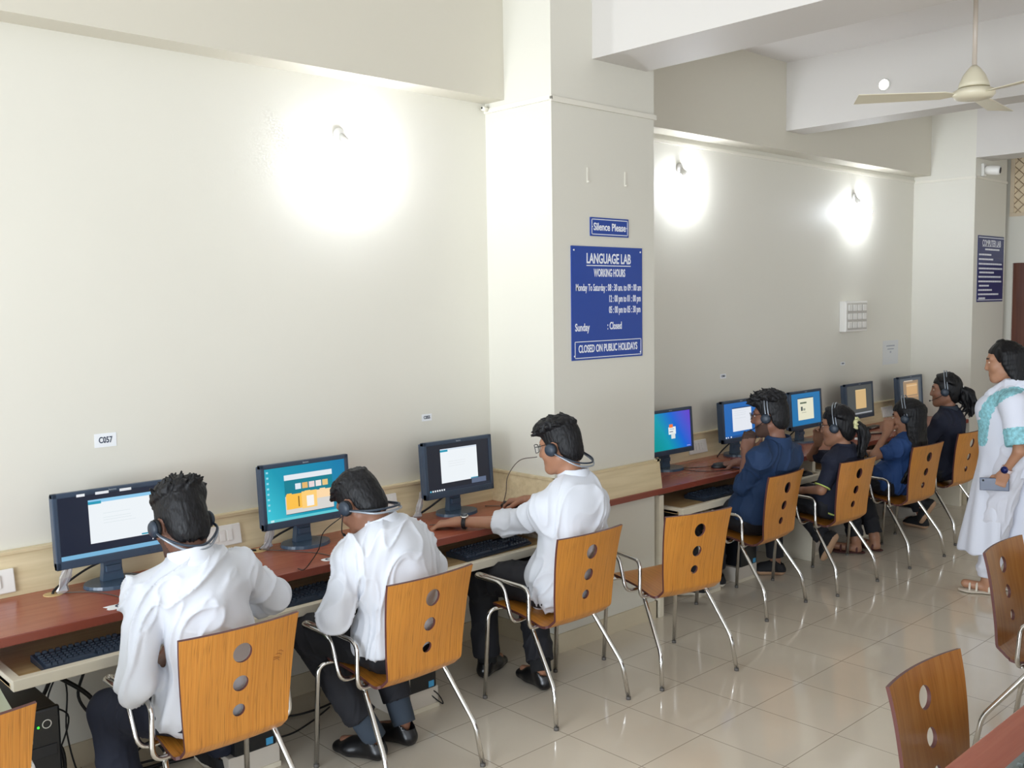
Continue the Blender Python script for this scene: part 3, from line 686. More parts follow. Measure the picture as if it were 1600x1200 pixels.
def make_chair(wood):
    o = empty('chair', (0,0,0), '', 'chair')
    chair_shell(o, wood)
    for s in (-1,1):
        mb = MB(); mb.tube(smooth_path([(s*.06,.26,.412),(s*.19,.20,.405),(s*.222,.025,.17),(s*.236,.0,.012)],.035), .0105, n=10)
        mb.tube([(s*.2362,-.0002,.0),(s*.236,0,.014)], .0113, 1, n=10); mb.build('leg', [M['chrome'], M['rubber']], o)
        mb = MB(); mb.tube(smooth_path([(s*.08,.40,.432),(s*.225,.45,.43),(s*.232,.475,.012)],.045), .0105, n=10)
        mb.tube([(s*.232,.475,0),(s*.232,.475,.014)], .0113, 1, n=10); mb.build('leg', [M['chrome'], M['rubber']], o)
        q = [(s*.12,.27,.418),(s*.245,.265,.412),(s*.262,.305,.588),(s*.268,.485,.592),(s*.240,.50,.592),(s*.236,.165,.59),(s*.246,.155,.41),(s*.12,.18,.404)]
        MB().tube(smooth_path(q,.045), .0095, n=10).build('armrest', M['chrome'], o)
    MB().box((-.14,.2,.402),(.14,.23,.415)).box((-.14,.36,.425),(.14,.39,.438)).box((-.1,.21,.408),(-.07,.38,.42)).box((.07,.21,.408),(.1,.38,.42)).build('seat_frame', M['chrome'], o)
    return o
ch = make_chair(M['ply'])
spots = [(1.452,2.81,-1,'orange bentwood chair with worn writing on its back, under the first student in white'),
 (2.245,2.83,1,'orange bentwood chair under the second student in white, the one bending his head'),
 (3.16,2.85,-1,'orange bentwood chair under the student with glasses and white shirt'),
 (3.815,2.745,-13,'empty orange bentwood chair in front of the pillar'),
 (5.035,3.005,3,'orange bentwood chair under the young man in the blue shirt'),
 (5.745,2.925,-3,'orange bentwood chair under the girl with the pale scrunchie'),
 (6.65,2.88,-4,'orange bentwood chair under the girl with long loose hair'),
 (7.49,2.925,-3,'orange bentwood chair under the farthest seated girl'),
 (.575,2.64,0,'orange bentwood chair cut off by the left edge of the photo')]
for i, (x, y, r, lb) in enumerate(spots):
    if i == 0: ch.location = (x,y,0); ch.rotation_euler = (0,0,math.radians(r)); ch['label'] = lb; ch['group'] = 'bentwood chairs along the wall desk'
    else: dup(ch, (x,y,0), math.radians(r), lb)
c9 = dup(ch, (2.618,1.145,0), math.radians(178), 'brown bentwood chair facing the corner desk, nearest to it', 'bentwood chairs at the corner desk')
c10 = dup(ch, (4.165,1.505,0), math.radians(181), 'brown bentwood chair cut off by the right edge, behind the other one', 'bentwood chairs at the corner desk')
mb = MB(); rs = random.Random(3)
for k in range(9):
    x, z = .10+rs.uniform(-.012,.03), .755-.009*k; a = rs.uniform(-.5,.5)
    mb.tube(spline([(x,.018,z),(x+.012,.0178,z+.006*a),(x+.022,.0176,z-.006)],3), .0011, n=5)
for k in range(26):
    x = -.10+k*.0075+rs.uniform(-.002,.002); mb.tube([(x,.004+.00016*abs(k-13),.800+rs.uniform(-.003,.003)),(x+.004,.004+.00016*abs(k-13),.797)], .0009, n=5)
mb.build('scratched_writing', mat('scratch', (150,92,40), .6), ch)
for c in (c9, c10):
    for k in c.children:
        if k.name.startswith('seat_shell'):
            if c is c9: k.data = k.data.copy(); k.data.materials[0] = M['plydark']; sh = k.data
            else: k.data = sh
# desk in the near right corner
o = empty('corner_desk', (3.6,.55,0), 'red-brown desk cut off by the bottom right corner', 'desk')
MB().box((-1.4,-.37,.705),(2.6,.367,.75),bev=.003).build('worktop', M['worktop'], o)
for x in (-1.36,.6,2.56): MB().box((x-.02,-.33,0),(x+.02,.30,.705)).build('side_panel', M['trayface'], o)
MB().box((-1.34,-.30,.2),(2.54,-.28,.705)).build('modesty_panel', M['grey'], o)
k = dup(kb, (2.40,.735,.75), math.radians(180), 'grey keyboard at the corner of the corner desk', 'keyboard on the corner desk')

gk = mat('grey_keyboard', (96,104,102), .45)
for q in k.children:
    q.data = q.data.copy(); q.data.materials[0] = gk
# ------------------------------------------------------------------ distance-field modelling for people
V = lambda *a: np.array(a, float)
def nz(v): v = np.asarray(v, float); return v/ (np.linalg.norm(v)+1e-12)
class Field:
    def __init__(s, lo, hi, h):
        s.lo = np.array(lo, float); s.h = h; s.n = np.ceil((np.array(hi)-s.lo)/h).astype(int)+1
        s.d = np.full(s.n, .2, np.float32); s.ax = [(s.lo[i]+np.arange(s.n[i])*h).astype(np.float32) for i in range(3)]
    def _put(s, lo, hi, fn, k, op):
        m = k+.02
        i0 = np.maximum(np.floor((np.asarray(lo)-m-s.lo)/s.h).astype(int), 0); i1 = np.minimum(np.ceil((np.asarray(hi)+m-s.lo)/s.h).astype(int)+1, s.n)
        if (i1 <= i0).any(): return s
        sl = tuple(slice(a, b) for a, b in zip(i0, i1))
        d = fn(s.ax[0][sl[0]][:,None,None], s.ax[1][sl[1]][None,:,None], s.ax[2][sl[2]][None,None,:]); a = s.d[sl]
        if op == 'u':
            h = np.maximum(k-np.abs(a-d), 0)/max(k, 1e-6); s.d[sl] = np.minimum(a, d)-h*h*k*.25
        elif op == 's':
            d = -d; h = np.maximum(k-np.abs(a-d), 0)/max(k, 1e-6); s.d[sl] = np.maximum(a, d)+h*h*k*.25
        return s
    def cap(s, a, b, ra, rb, k=.015, flat=None, op='u'):
        a = np.asarray(a, float); b = np.asarray(b, float); ba = b-a; L2 = float(ba@ba)+1e-12; R = max(ra, rb)
        def fn(X, Y, Z):
            px, py, pz = X-a[0], Y-a[1], Z-a[2]
            t = np.clip((px*ba[0]+py*ba[1]+pz*ba[2])/L2, 0, 1); r = ra+(rb-ra)*t
            qx, qy, qz = px-t*ba[0], py-t*ba[1], pz-t*ba[2]
            if flat is None: return (np.sqrt(qx*qx+qy*qy+qz*qz)-r).astype(np.float32)
            n, f = flat; c = qx*n[0]+qy*n[1]+qz*n[2]; g = c*(1/f-1)
            q = np.sqrt((qx+g*n[0])**2+(qy+g*n[1])**2+(qz+g*n[2])**2)
            return ((q-r)*(f+(1-f)*.35)).astype(np.float32)
        return s._put(np.minimum(a,b)-R, np.maximum(a,b)+R, fn, k, op)
    def ell(s, c, r, A=None, k=.015, op='u'):
        c = np.asarray(c, float); r = np.asarray(r, float); A = np.eye(3) if A is None else A; R = r.max()
        def fn(X, Y, Z):
            px, py, pz = X-c[0], Y-c[1], Z-c[2]; q = [(px*A[i,0]+py*A[i,1]+pz*A[i,2]) for i in range(3)]
            k0 = np.sqrt(sum((q[i]/r[i])**2 for i in range(3))); k1 = np.sqrt(sum((q[i]/r[i]**2)**2 for i in range(3)))
            return (k0*(k0-1)/np.maximum(k1, 1e-6)).astype(np.float32)
        return s._put(c-R, c+R, fn, k, op)
    def box(s, c, hs, A, rd=.008, k=.01, op='u'):
        c = np.asarray(c, float); R = float(np.linalg.norm(hs))
        def fn(X, Y, Z):
            px, py, pz = X-c[0], Y-c[1], Z-c[2]
            q = [np.abs(px*A[i,0]+py*A[i,1]+pz*A[i,2])-(hs[i]-rd) for i in range(3)]
            out = np.sqrt(sum(np.maximum(v, 0)**2 for v in q)); return (out+np.minimum(np.maximum(np.maximum(q[0], q[1]), q[2]), 0)-rd).astype(np.float32)
        return s._put(c-R, c+R, fn, k, op)
    def cut(s, p, n, k=.004, ball=None):
        """remove the side of the plane that n points to (only inside ball=(c,r) when given)"""
        p = np.asarray(p, float); n = nz(n)
        X, Y, Z = s.ax[0][:,None,None], s.ax[1][None,:,None], s.ax[2][None,None,:]
        d = (X-p[0])*n[0]+(Y-p[1])*n[1]+(Z-p[2])*n[2]
        if ball is not None:
            c, r = ball; e = r-np.sqrt((X-c[0])**2+(Y-c[1])**2+(Z-c[2])**2); d = np.minimum(d, e)
        s.d = np.maximum(s.d, d.astype(np.float32)); return s
    def mask(s, fn):
        X, Y, Z = s.ax[0][:,None,None], s.ax[1][None,:,None], s.ax[2][None,None,:]
        s.d = np.maximum(s.d, fn(X, Y, Z).astype(np.float32)); return s
    def join(s, o, k):
        h = np.maximum(k-np.abs(s.d-o.d), 0)/k; s.d = np.minimum(s.d, o.d)-h*h*k*.25; return s
    def mesh(s, relax=2):
        d = s.d; ins = d < 0; nx, ny, nz_ = s.n
        c = np.zeros((nx-1, ny-1, nz_-1), np.int8)
        for i in (0,1):
            for j in (0,1):
                for k in (0,1): c += ins[i:nx-1+i, j:ny-1+j, k:nz_-1+k]
        act = np.argwhere((c > 0) & (c < 8)); idx = np.full(c.shape, -1, np.int32); idx[tuple(act.T)] = np.arange(len(act))
        acc = np.zeros((len(act), 3)); cnt = np.zeros(len(act))
        for ax in range(3):
            o1, o2 = [q for q in range(3) if q != ax]
            for u in (0,1):
                for v in (0,1):
                    a = act.copy(); a[:,o1] += u; a[:,o2] += v; b = a.copy(); b[:,ax] += 1
                    da, db = d[tuple(a.T)], d[tuple(b.T)]; m = (da < 0) != (db < 0); t = np.where(m, da/np.where(m, da-db, 1), 0)
                    p = a.astype(float); p[:,ax] += t; acc[m] += p[m]; cnt[m] += 1
        P = s.lo+acc/np.maximum(cnt,1)[:,None]*s.h; quads = []
        for ax in range(3):
            o1, o2 = (ax+1) % 3, (ax+2) % 3
            sl0 = [slice(None)]*3; sl1 = [slice(None)]*3; sl0[ax] = slice(0, s.n[ax]-1); sl1[ax] = slice(1, s.n[ax])
            A, B = ins[tuple(sl0)], ins[tuple(sl1)]; e = np.argwhere(A != B)
            e = e[(e[:,o1] > 0) & (e[:,o2] > 0) & (e[:,o1] < s.n[o1]-1) & (e[:,o2] < s.n[o2]-1)]
            fl = A[tuple(e.T)]; q = []
            for u, v in ((1,1),(0,1),(0,0),(1,0)):
                g = e.copy(); g[:,o1] -= u; g[:,o2] -= v; q.append(idx[tuple(g.T)])
            q = np.stack(q, 1); q[~fl] = q[~fl][:, ::-1]; quads.append(q)
        Q = np.concatenate(quads)
        for _ in range(relax):
            S = np.zeros_like(P); n = np.zeros(len(P))
            for i in range(4):
                a, b = Q[:,i], Q[:,(i+1)%4]
                for x in range(3): S[:,x] += np.bincount(a, P[b,x], len(P))+np.bincount(b, P[a,x], len(P))
                n += np.bincount(a, minlength=len(P))+np.bincount(b, minlength=len(P))
            P = P*.5+.5*S/np.maximum(n,1)[:,None]
        return P, Q
def vnormals(P, Q):
    n = np.cross(P[Q[:,2]]-P[Q[:,0]], P[Q[:,3]]-P[Q[:,1]]); N = np.zeros_like(P)
    for i in range(4):
        for x in range(3): N[:,x] += np.bincount(Q[:,i], n[:,x], len(P))
    return N/(np.linalg.norm(N, axis=1)[:,None]+1e-12)
_T = np.random.RandomState(7).rand(32,32,32)
def vnoise(p):
    i = np.floor(p).astype(int); f = p-i; f = f*f*(3-2*f); r = 0
    for a in (0,1):
        for b in (0,1):
            for c in (0,1):
                w = (f[:,0] if a else 1-f[:,0])*(f[:,1] if b else 1-f[:,1])*(f[:,2] if c else 1-f[:,2])
                r = r+w*_T[(i[:,0]+a) % 32, (i[:,1]+b) % 32, (i[:,2]+c) % 32]
    return r
def wrinkle(P, Q, amp=.004, seed=0.0, stretch=(1,1,1)):
    N = vnormals(P, Q); p = P*np.array(stretch)+seed
    w = np.stack([vnoise(p*5+3.1), vnoise(p*5+9.7), vnoise(p*5+17.3)], 1)-.5
    c1 = (1-np.abs(2*vnoise((p+w*.25)@_R1*np.array((14,6,6)))-1))**5; c2 = (1-np.abs(2*vnoise((p+w*.2)@_R2*np.array((24,8,8))+5)-1))**5
    d = amp*(1.7*c1+1.0*c2-.5)+amp*.6*(vnoise(p*6+2)-.5)
    return P+N*d[:,None]
_R1 = np.linalg.qr(np.array([[1,.6,.9],[-.4,1,.3],[-.7,-.2,1]]))[0]; _R2 = np.linalg.qr(np.array([[-.8,.5,1],[.9,.4,.6],[.1,1,-.5]]))[0]
def lean(P, look, ex=0):
    """cloth pressed against the chair back stops at the wood"""
    if 'chair' not in look: return P
    x0, y0, r = look['chair']; c, s_ = math.cos(math.radians(r)), math.sin(math.radians(r)); X, Y = P[:,0]-x0, P[:,1]-y0
    lx, ly = X*c+Y*s_, -X*s_+Y*c; m = np.interp(P[:,2], [.44,.52,.6,.8,.838], [.085,.076,.066,.042,.036])+ex
    ly = np.where((P[:,2] < .842) & (np.abs(lx) < .235), np.maximum(ly, m), ly)
    Q_ = P.copy(); Q_[:,0] = x0+lx*c-ly*s_; Q_[:,1] = y0+lx*s_+ly*c; return Q_
def put_mesh(name, P, Q, mats, parent, base, mi=None):
    me = bpy.data.meshes.new(name); P = (P-np.array(base)).astype(np.float32)
    me.vertices.add(len(P)); me.vertices.foreach_set('co', P.ravel())
    me.loops.add(Q.size); me.loops.foreach_set('vertex_index', Q.astype(np.int32).ravel())
    me.polygons.add(len(Q)); me.polygons.foreach_set('loop_start', np.arange(0, Q.size, 4, dtype=np.int32))
    me.polygons.foreach_set('use_smooth', np.ones(len(Q), bool))
    for m in (mats if isinstance(mats, list) else [mats]): me.materials.append(m)
    if mi is not None: me.polygons.foreach_set('material_index', mi.astype(np.int32))
    me.update(calc_edges=True); me.validate()
    return link(name, me, parent)
def basis(yaw, pitch, roll=0):
    """rows: right, forward, up of a head turned yaw (left +), bent pitch (down +)"""
    y, p, r = [math.radians(a) for a in (yaw, pitch, roll)]
    f = V(-math.sin(y)*math.cos(p), math.cos(y)*math.cos(p), -math.sin(p)); rt = V(math.cos(y), math.sin(y), 0); u = np.cross(rt, f)
    rt, u = rt*math.cos(r)-u*math.sin(r), u*math.cos(r)+rt*math.sin(r); return np.array([rt, f, u])

# skin, cloth and hair materials
def skin(name, c): 
    m = mat(name, c, .5, var=.05, vscale=14, bump=.08, bscale=160); b = m.node_tree.nodes['Principled BSDF']
    b.inputs['Subsurface Weight'].default_value = .08; b.inputs['Subsurface Radius'].default_value = (.6,.25,.12); b.inputs['Subsurface Scale'].default_value = .01; return m
def hairmat(name, c, dirv=(1,1,.12), var=0):
    m = mat(name, c, .5, bump=.6, bscale=150, stretch=dirv, spec=.3, var=var, vscale=190); return m
M['hair'] = hairmat('black_hair', (15,15,18), (1,1,.3), .7); M['hair2'] = hairmat('long_black_hair', (13,13,16), (1,1,.05))
M['eyew'] = mat('eye_white', (232,228,220), .25); M['iris'] = mat('iris', (36,24,18), .2); M['brow'] = mat('brow_hair', (30,24,22), .7)
M['shirt'] = mat('white_shirt', (212,216,224), .8, bump=.14, bscale=26, stretch=(1.6,1,.7))
M['trouser'] = mat('black_trouser', (22,23,30), .8, bump=.1, bscale=200)
M['shoe'] = mat('black_leather', (16,16,18), .3); M['sole'] = mat('shoe_sole', (30,28,28), .6); M['white_sole'] = mat('white_shoe_sole', (214,206,190), .6); M['tan_sole'] = mat('tan_sole', (176,142,112), .7)
M['sock'] = mat('grey_sock', (52,62,74), .9); M['blacksock'] = mat('black_sock', (18,19,22), .9)
M['headset'] = mat('headset_silver', (150,158,168), .3, .4); M['cup'] = mat('headset_dark', (40,52,66), .45); M['cushion'] = mat('ear_cushion', (18,20,24), .8)

def hand(F, wr, d, nrm, thumb=1, curl=.35, sc=1.0, k=.007):
    d = nz(d); nrm = nz(np.asarray(nrm)-d*np.dot(nrm, d)); lat = np.cross(d, nrm); A = np.array([lat, d, nrm]); wr = np.asarray(wr, float)
    F.cap(wr-d*.02, wr+d*.02, .027*sc, .027*sc, .02, (nrm, .75))
    F.box(wr+d*.05*sc, (.040*sc, .046*sc, .0145*sc), A, .013, .02)
    for i in range(4):
        u = (.0305-.0203*i)*thumb*sc; b = wr+d*(.088-(.006 if i == 3 else .002*abs(i-1)))*sc+lat*u
        L = (.92,1.04,.96,.76)[i]*sc; a = .15; dd = d+lat*u*1.6
        for j, (l, r) in enumerate(((.044,.0092),(.028,.0084),(.022,.0076))):
            a += curl*(1.0,1.15,.8)[j]; v = nz(nz(dd)*math.cos(a)-nrm*math.sin(a)); e = b+v*l*L
            F.cap(b, e, r*sc, (r-.0008)*sc, k if j else .012); b = e
    b = wr+d*.022*sc+lat*thumb*.026*sc-nrm*.004
    for v, l, r in ((d*.62+lat*thumb*.72-nrm*.35,.046,.0125),(d*.85+lat*thumb*.38-nrm*(.3+curl*.4),.032,.0105),(d*.95+lat*thumb*.1-nrm*(.3+curl*.6),.026,.0095)):
        e = b+nz(v)*l*sc; F.cap(b, e, r*sc, (r-.001)*sc, .012); b = e

def head(F, c, A, s=1.0, male=True):
    W = lambda x, y, z: np.asarray(c)+s*(A[0]*x+A[1]*y+A[2]*z); E = lambda p, r, k=.02, op='u': F.ell(W(*p), np.array(r)*s, A, k, op)
    E((0,-.014,.032), (.074,.094,.084)); E((0,.018,-.02), (.066,.07,.085), .03)
    E((0,.034,-.058), (.056 if male else .05,.054,.058), .03); F.cap(W(-.014,.072,-.103), W(.014,.072,-.103), .02*s, .02*s, .03)
    for x in (-1,1):
        F.cap(W(x*.05,-.01,-.06), W(x*.03,.06,-.1), .022*s, .018*s, .03)
        F.cap(W(x*.012,.082,.026), W(x*.045,.066,.026), .012*s, .012*s, .014)
        E((x*.032,.087,.006), (.017,.012,.011), .012, 's'); E((x*.031,.074,.006), (.0125,.0125,.0115), .003)
        E((x*.043,.058,-.03), (.022,.022,.022), .025)
        E((x*.013,.096,-.036), (.0095,.011,.008), .008)
        F.ell(W(x*.077,-.006,-.012), np.array((.009,.021,.033))*s, A, .008); E((x*.088,-.002,-.008), (.008,.011,.018), .006, 's')
    if male: F.cap(W(0,.088,.02), W(0,.108,-.03), .009*s, .0125*s, .01); E((0,.106,-.034), (.0115,.011,.010), .008)
    else: F.cap(W(0,.087,.016), W(0,.102,-.03), .0075*s, .0105*s, .01); E((0,.100,-.034), (.010,.010,.009), .008)
    F.cap(W(-.018,.087,-.066), W(.018,.087,-.066), .0075*s, .0075*s, .008); F.cap(W(-.015,.086,-.077), W(.015,.086,-.077), .0085*s, .0085*s, .008)
    E((0,.10,-.0715), (.024,.012,.0018), .003, 's')
    return W
def face_mats(P, Q, c, A, s, beard=False):
    f = P[Q].mean(1); q = (f-np.asarray(c))@A.T/s; mi = np.zeros(len(Q), int)
    x, y, z = q[:,0], q[:,1], q[:,2]; ax = np.abs(x)
    if beard: mi[(y > .0) & (z < -.045) & (z > -.135) & (ax > .012) & (np.sqrt(ax**2+(y-.0)**2) > .04) & ~((z > -.085) & (ax < .03)) & (z < -.03-(.05)*np.clip((y-.03)/.05,0,1)*.6)] = 5
    mi[(np.hypot(ax-.031, z-.006) < .0125) & (y > .076) & (np.abs(z-.004) < .0042)] = 1
    mi[(np.hypot(ax-.031, z-.004) < .0052) & (np.abs(z-.004) < .0042) & (y > .08)] = 2
    mi[(ax > .010) & (ax < .052) & (np.abs(z-.029+.08*(ax-.03)**2*10) < .0042) & (y > .055)] = 3
    mi[(ax < .024) & (y > .082) & (z < -.062) & (z > -.083)] = 4
    return mi
def hairline(front=.062, side=.02, ear=-.02, nape=-.085, fy=.075):
    ys = np.array([-.2,-.06,-.03,-.022,.012,.026,.05,fy,.2]); zs = np.array([nape,nape,ear-.02,ear+.035,ear+.035,ear+.01,side+.02,front,front+.02])
    return lambda y: np.interp(y, ys, zs)
def local(F, c, A, s):
    def fn(X, Y, Z):
        px, py, pz = X-c[0], Y-c[1], Z-c[2]; return [(px*A[i,0]+py*A[i,1]+pz*A[i,2])/s for i in range(3)]
    return fn
def short_hair(c, A, s, rnd, h=.0036, top=.012, side=.004, locks=150, flow=(0,.6,.55), length=.038, front=.062, vol=None, lockr=.010):
    r = .19*s; F = Field(np.array(c)-r, np.array(c)+r, h); W = lambda x, y, z: np.asarray(c)+s*(A[0]*x+A[1]*y+A[2]*z)
    F.ell(W(0,-.014,.032), np.array((.074+side,.094+side,.084+side))*s, A); F.ell(W(0,-.045,-.035), np.array((.064+side,.058+side,.07))*s, A, .03)
    F.ell(W(0,.006,.0), np.array((.0675+side,.066,.08))*s, A, .02)
    F.ell(W(0,.002,.075), np.array((.066,.092,.048+top))*s, A, .03)
    if vol: 
        for p, q in vol: F.ell(W(*p), np.array(q)*s, A, .03)
    g = hairline(front); lc = local(F, c, A, s)
    def m(X, Y, Z):
        x, y, z = lc(X, Y, Z); return (g(y)+.004*np.sin(x*190+y*70)+.003*np.sin(x*420-y*300)-z)*s*.8
    F.mask(m)
    fl = np.array(flow, float)
    for i in range(locks):
        a = rnd.uniform(0, 2*PI); q = rnd.uniform(0, 1)**.5; x, y = .068*q*math.cos(a), -.005+.088*q*math.sin(a)
        z = .032+.084*math.sqrt(max(0, 1-(x/.08)**2-((y+.014)/.1)**2))
        if z < .055: continue
        n = nz((x/.074, (y+.014)/.094, .8)); d = nz(n*.35+fl*rnd.uniform(.5,1.2)+np.array([rnd.uniform(-.5,.5),rnd.uniform(-.3,.3),rnd.uniform(-.2,.3)]))
        L = length*rnd.uniform(.6,1.15); p0 = V(x,y,z)+n*top*.6; p1 = p0+d*L*.55; p2 = p1+nz(d-n*.3+V(0,0,-.25))*L*.5
        F.cap(W(*p0), W(*p1), lockr*s, lockr*.8*s, .006); F.cap(W(*p1), W(*p2), lockr*.8*s, .0036*s, .005)
    P, Q = F.mesh(1); N = vnormals(P, Q); q = (P-np.asarray(c))@A.T
    P = P+N*(.0028*(vnoise(q*np.array((160,160,60)))-.5)+.002*(vnoise(q*60)-.5))[:,None]
    return P, Q
def lock_path(F, pts, r0, r1, k=.008, flat=None):
    pts = [np.asarray(p, float) for p in pts]; n = len(pts)-1
    for i in range(n): F.cap(pts[i], pts[i+1], r0+(r1-r0)*i/n, r0+(r1-r0)*(i+1)/n, k, flat)
def spl(pts, n=5): return [np.array(p) for p in spline([tuple(p) for p in pts], n)]
def long_base(F, c, A, s, front=.06, extra=.008):
    W = lambda x, y, z: np.asarray(c)+s*(A[0]*x+A[1]*y+A[2]*z)
    F.ell(W(0,-.016,.034), np.array((.076+extra,.096+extra,.086+extra))*s, A); F.ell(W(0,-.05,-.03), np.array((.068,.06,.08))*s, A, .03)
    F.ell(W(0,.0,.01), np.array((.069+extra,.064,.085))*s, A, .02)
    g0 = hairline(front, .03, -.035, -.11); lc = local(F, c, A, s)
    def m(X, Y, Z):
        x, y, z = lc(X, Y, Z); return (g0(y)+.0*x-z)*s*.8
    F.mask(m); return W

# ------------------------------------------------------------------ a person
def heel_of(g, q):
    an, to, kn = g['an'+q], g['to'+q], g['kn'+q]
    if an[2] < .13: return np.array((an[0], an[1], .004))-nz((to-an)*V(1,1,0))*.012
    sh = nz(an-kn); t = nz(to-an); v = nz(sh-t*np.dot(sh, t)); return an+v*.07-t*.02      # raised heel
def person(label, J, look, group=None):
    """J: joints in the room; look: dict of choices"""
    g = {k: (np.array(v, float) if k not in ('hp','hs') else v) for k, v in J.items()}
    base = V(g['pel'][0], g['pel'][1], 0); root = empty('person', tuple(base), label, 'person', group)
    male = look.get('male', True); hs = look.get('hs', 1.0); A = basis(*J['hp']); hc = g['head']; rnd = random.Random(look.get('seed', 1))
    allp = np.array([v for k, v in g.items() if k not in ('hp','hs')]); lo, hi = allp.min(0)-.2, allp.max(0)+.2; lo[2] = max(lo[2], -.01)
    pel, nk, shL, shR = g['pel'], g['neck'], g['shL'], g['shR']; up = nz(nk-pel); rt = nz(shR-shL); fw = nz(np.cross(up, rt)); rt = np.cross(fw, up)
    wd = 1.0 if male else .86; hipw = .088; hL, hR = pel-rt*hipw+V(0,0,-.01), pel+rt*hipw+V(0,0,-.01)
    th = look.get('thick', 1.0)
    def torso(F, e, k=.04):
        mid = pel*.55+nk*.45-fw*.028; chs = pel*.25+nk*.75-fw*.022
        F.ell(pel, (V(.17,.125,.115)+e)*wd, np.array([rt, fw, up]), k); F.cap(pel+up*.03, mid, (.15+e)*wd*th, (.143+e)*wd*th, k, (fw,.70)); F.cap(mid, chs, (.145+e)*wd*th, (.15+e)*wd*th, k, (fw,.68))
        for a in (shL, shR):
            F.cap(a, chs+(a-chs)*.15, (.06+e)*wd, .075*wd, .05); F.cap(nk-up*.012, a+up*.012, .047+e*.8, .05*wd+e, .035)
    def arms(F, e, t=1.0, sides='LR', k=.02):
        for q in sides:
            a, b, w_ = g['sh'+q], g['el'+q], g['wr'+q]; F.cap(a, b, (.05+e)*wd, (.041+e)*wd, k)
            if t > 0: F.cap(b, b+(w_-b)*t, (.042+e)*wd, (.042+(.028-.042)*t+e)*wd, k)
    def legs(F, e, t=1.0, flare=0, k=.03):
        for q, h0 in (('L',hL),('R',hR)):
            kn, an = g['kn'+q], g['an'+q]; F.cap(h0, kn, (.088+e)*wd, (.06+e)*wd, k); F.cap(kn, kn+(an-kn)*t, (.058+e)*wd, (.041+e)*wd+flare, k)
    # --- body, one surface
    F = Field(lo, hi, look.get('h', .005)); torso(F, 0); arms(F, -.006); legs(F, 0)
    F.cap(nk-up*.03, hc+A.T@V(0,-.02,-.06)*hs, .056*(1 if male else .84), .054*(1 if male else .84), .03)
    W = head(F, hc, A, hs, male)
    for q, sg in (('L',1),('R',-1)):
        hd = look.get('hand'+q, ((g['wr'+q]-g['el'+q]), (0,0,1), .5)); hand(F, g['wr'+q], hd[0], hd[1], sg*(1 if len(hd) < 4 else hd[3]), hd[2], 1.0 if male else .9)
        an, to, kd = g['an'+q], g['to'+q], look.get('shoe', {}).get('kind', 'shoe'); hl = heel_of(g, q)
        if kd == 'sandal': F.cap(hl+(to-hl)*.02+V(0,0,.03), to-nz(to-hl)*.02+V(0,0,.022), .031, .026, .02); F.cap(hl+V(0,0,.03), an, .03, .034, .02)
        else: F.cap(an+(hl-an)*.35, hl*.3+to*.7+V(0,0,.03), .028, .018, .015)
    P, Q = F.mesh(1); P = lean(P, look, .012); sk = look['skin']
    put_mesh('body', P, Q, [sk, M['eyew'], M['iris'], M['brow'], look.get('lips', sk), look.get('beard', sk)], root, base, face_mats(P, Q, hc, A, hs, 'beard' in look)); del F
    # --- upper garment
    if 'top' in look:
        tp = look['top']; F = Field(lo, hi, .0055); e = tp.get('e', .017); t = tp.get('cuff', .15); torso(F, e)
        for q in 'LR':
            G = Field(lo, hi, .0055); a, b, w_ = g['sh'+q], g['el'+q], g['wr'+q]; ea = e+.003
            G.cap(a, b, (.044+ea)*wd, (.034+ea)*wd, .02)
            if t > 0: G.cap(b, b+(w_-b)*(t+.1), (.034+ea)*wd, (.034-.006*t+ea)*wd, .03); p, n = b+(w_-b)*t, nz(w_-b)
            else: p, n = a+(b-a)*(1+t), nz(b-a)
            G.cap(p+n*.08, p+n*.4, .092, .092, .004, op='s'); F.join(G, .014)
        hem = pel+up*tp.get('hem', -.05); F.ell(pel+up*.02, (V(.176,.134,.125)+e+.008)*wd, np.array([rt, fw, up]), .04)
        F.cut(hem, -up+fw*tp.get('tilt', .0), ball=(hem-up*.08, .3))
        F.cap(nk+up*.02, nk+up*.08, .05, .06, .01, op='s')
        P, Q = F.mesh(2); P = wrinkle(P, Q, tp.get('amp', .0065), look.get('seed', 1)*3.3, (1,1,.75)); P = lean(P, look); mi = None; mats = [tp['mat']]
        if 'paint' in tp: mats += tp['paint'][0]; mi = tp['paint'][1](P[Q].mean(1), dict(g, up=up, fw=fw, rt=rt))
        put_mesh(tp.get('name', 'shirt'), P, Q, mats, root, base, mi)
        if tp.get('collar', True):
            cu = nz(up*.8+nz(hc-nk)*.5); F = Field(nk-.14, nk+.14, .0036); rn = .064*(1 if male else .86)
            ch_ = tp.get('ch', .052); F.cap(nk-cu*.0, nk+cu*ch_, rn+.021, rn+.008, .01); F.cap(nk+cu*.03, nk+cu*.12, rn-.003, rn+.004, .004, op='s'); F.cut(nk+cu*(ch_+.004), cu); F.cut(nk-cu*.02, -cu)
            F.cap(nk-cu*.06, nk+cu*.02, rn-.006, rn-.002, .004, op='s')
            P, Q = F.mesh(1); put_mesh('collar', P, Q, tp.get('collar_mat', tp['mat']), root, base)
        for q in tp.get('trim', ''):
            a, b, w_ = g['sh'+q], g['el'+q], g['wr'+q]; t = tp['cuff']; p = a+(b-a)*(1+t)-nz(b-a)*.002; ax_ = nz(b-a); u = nz(np.cross(ax_, (0.3,.2,1))); w2 = np.cross(ax_, u); rr = (.039+e+.003)*wd
            MB().tube([tuple(p-base+(u*math.cos(i*PI/12)+w2*math.sin(i*PI/12))*rr) for i in range(24)], .0045, n=6, closed=True).build('sleeve_trim', tp['trim_mat'], root)
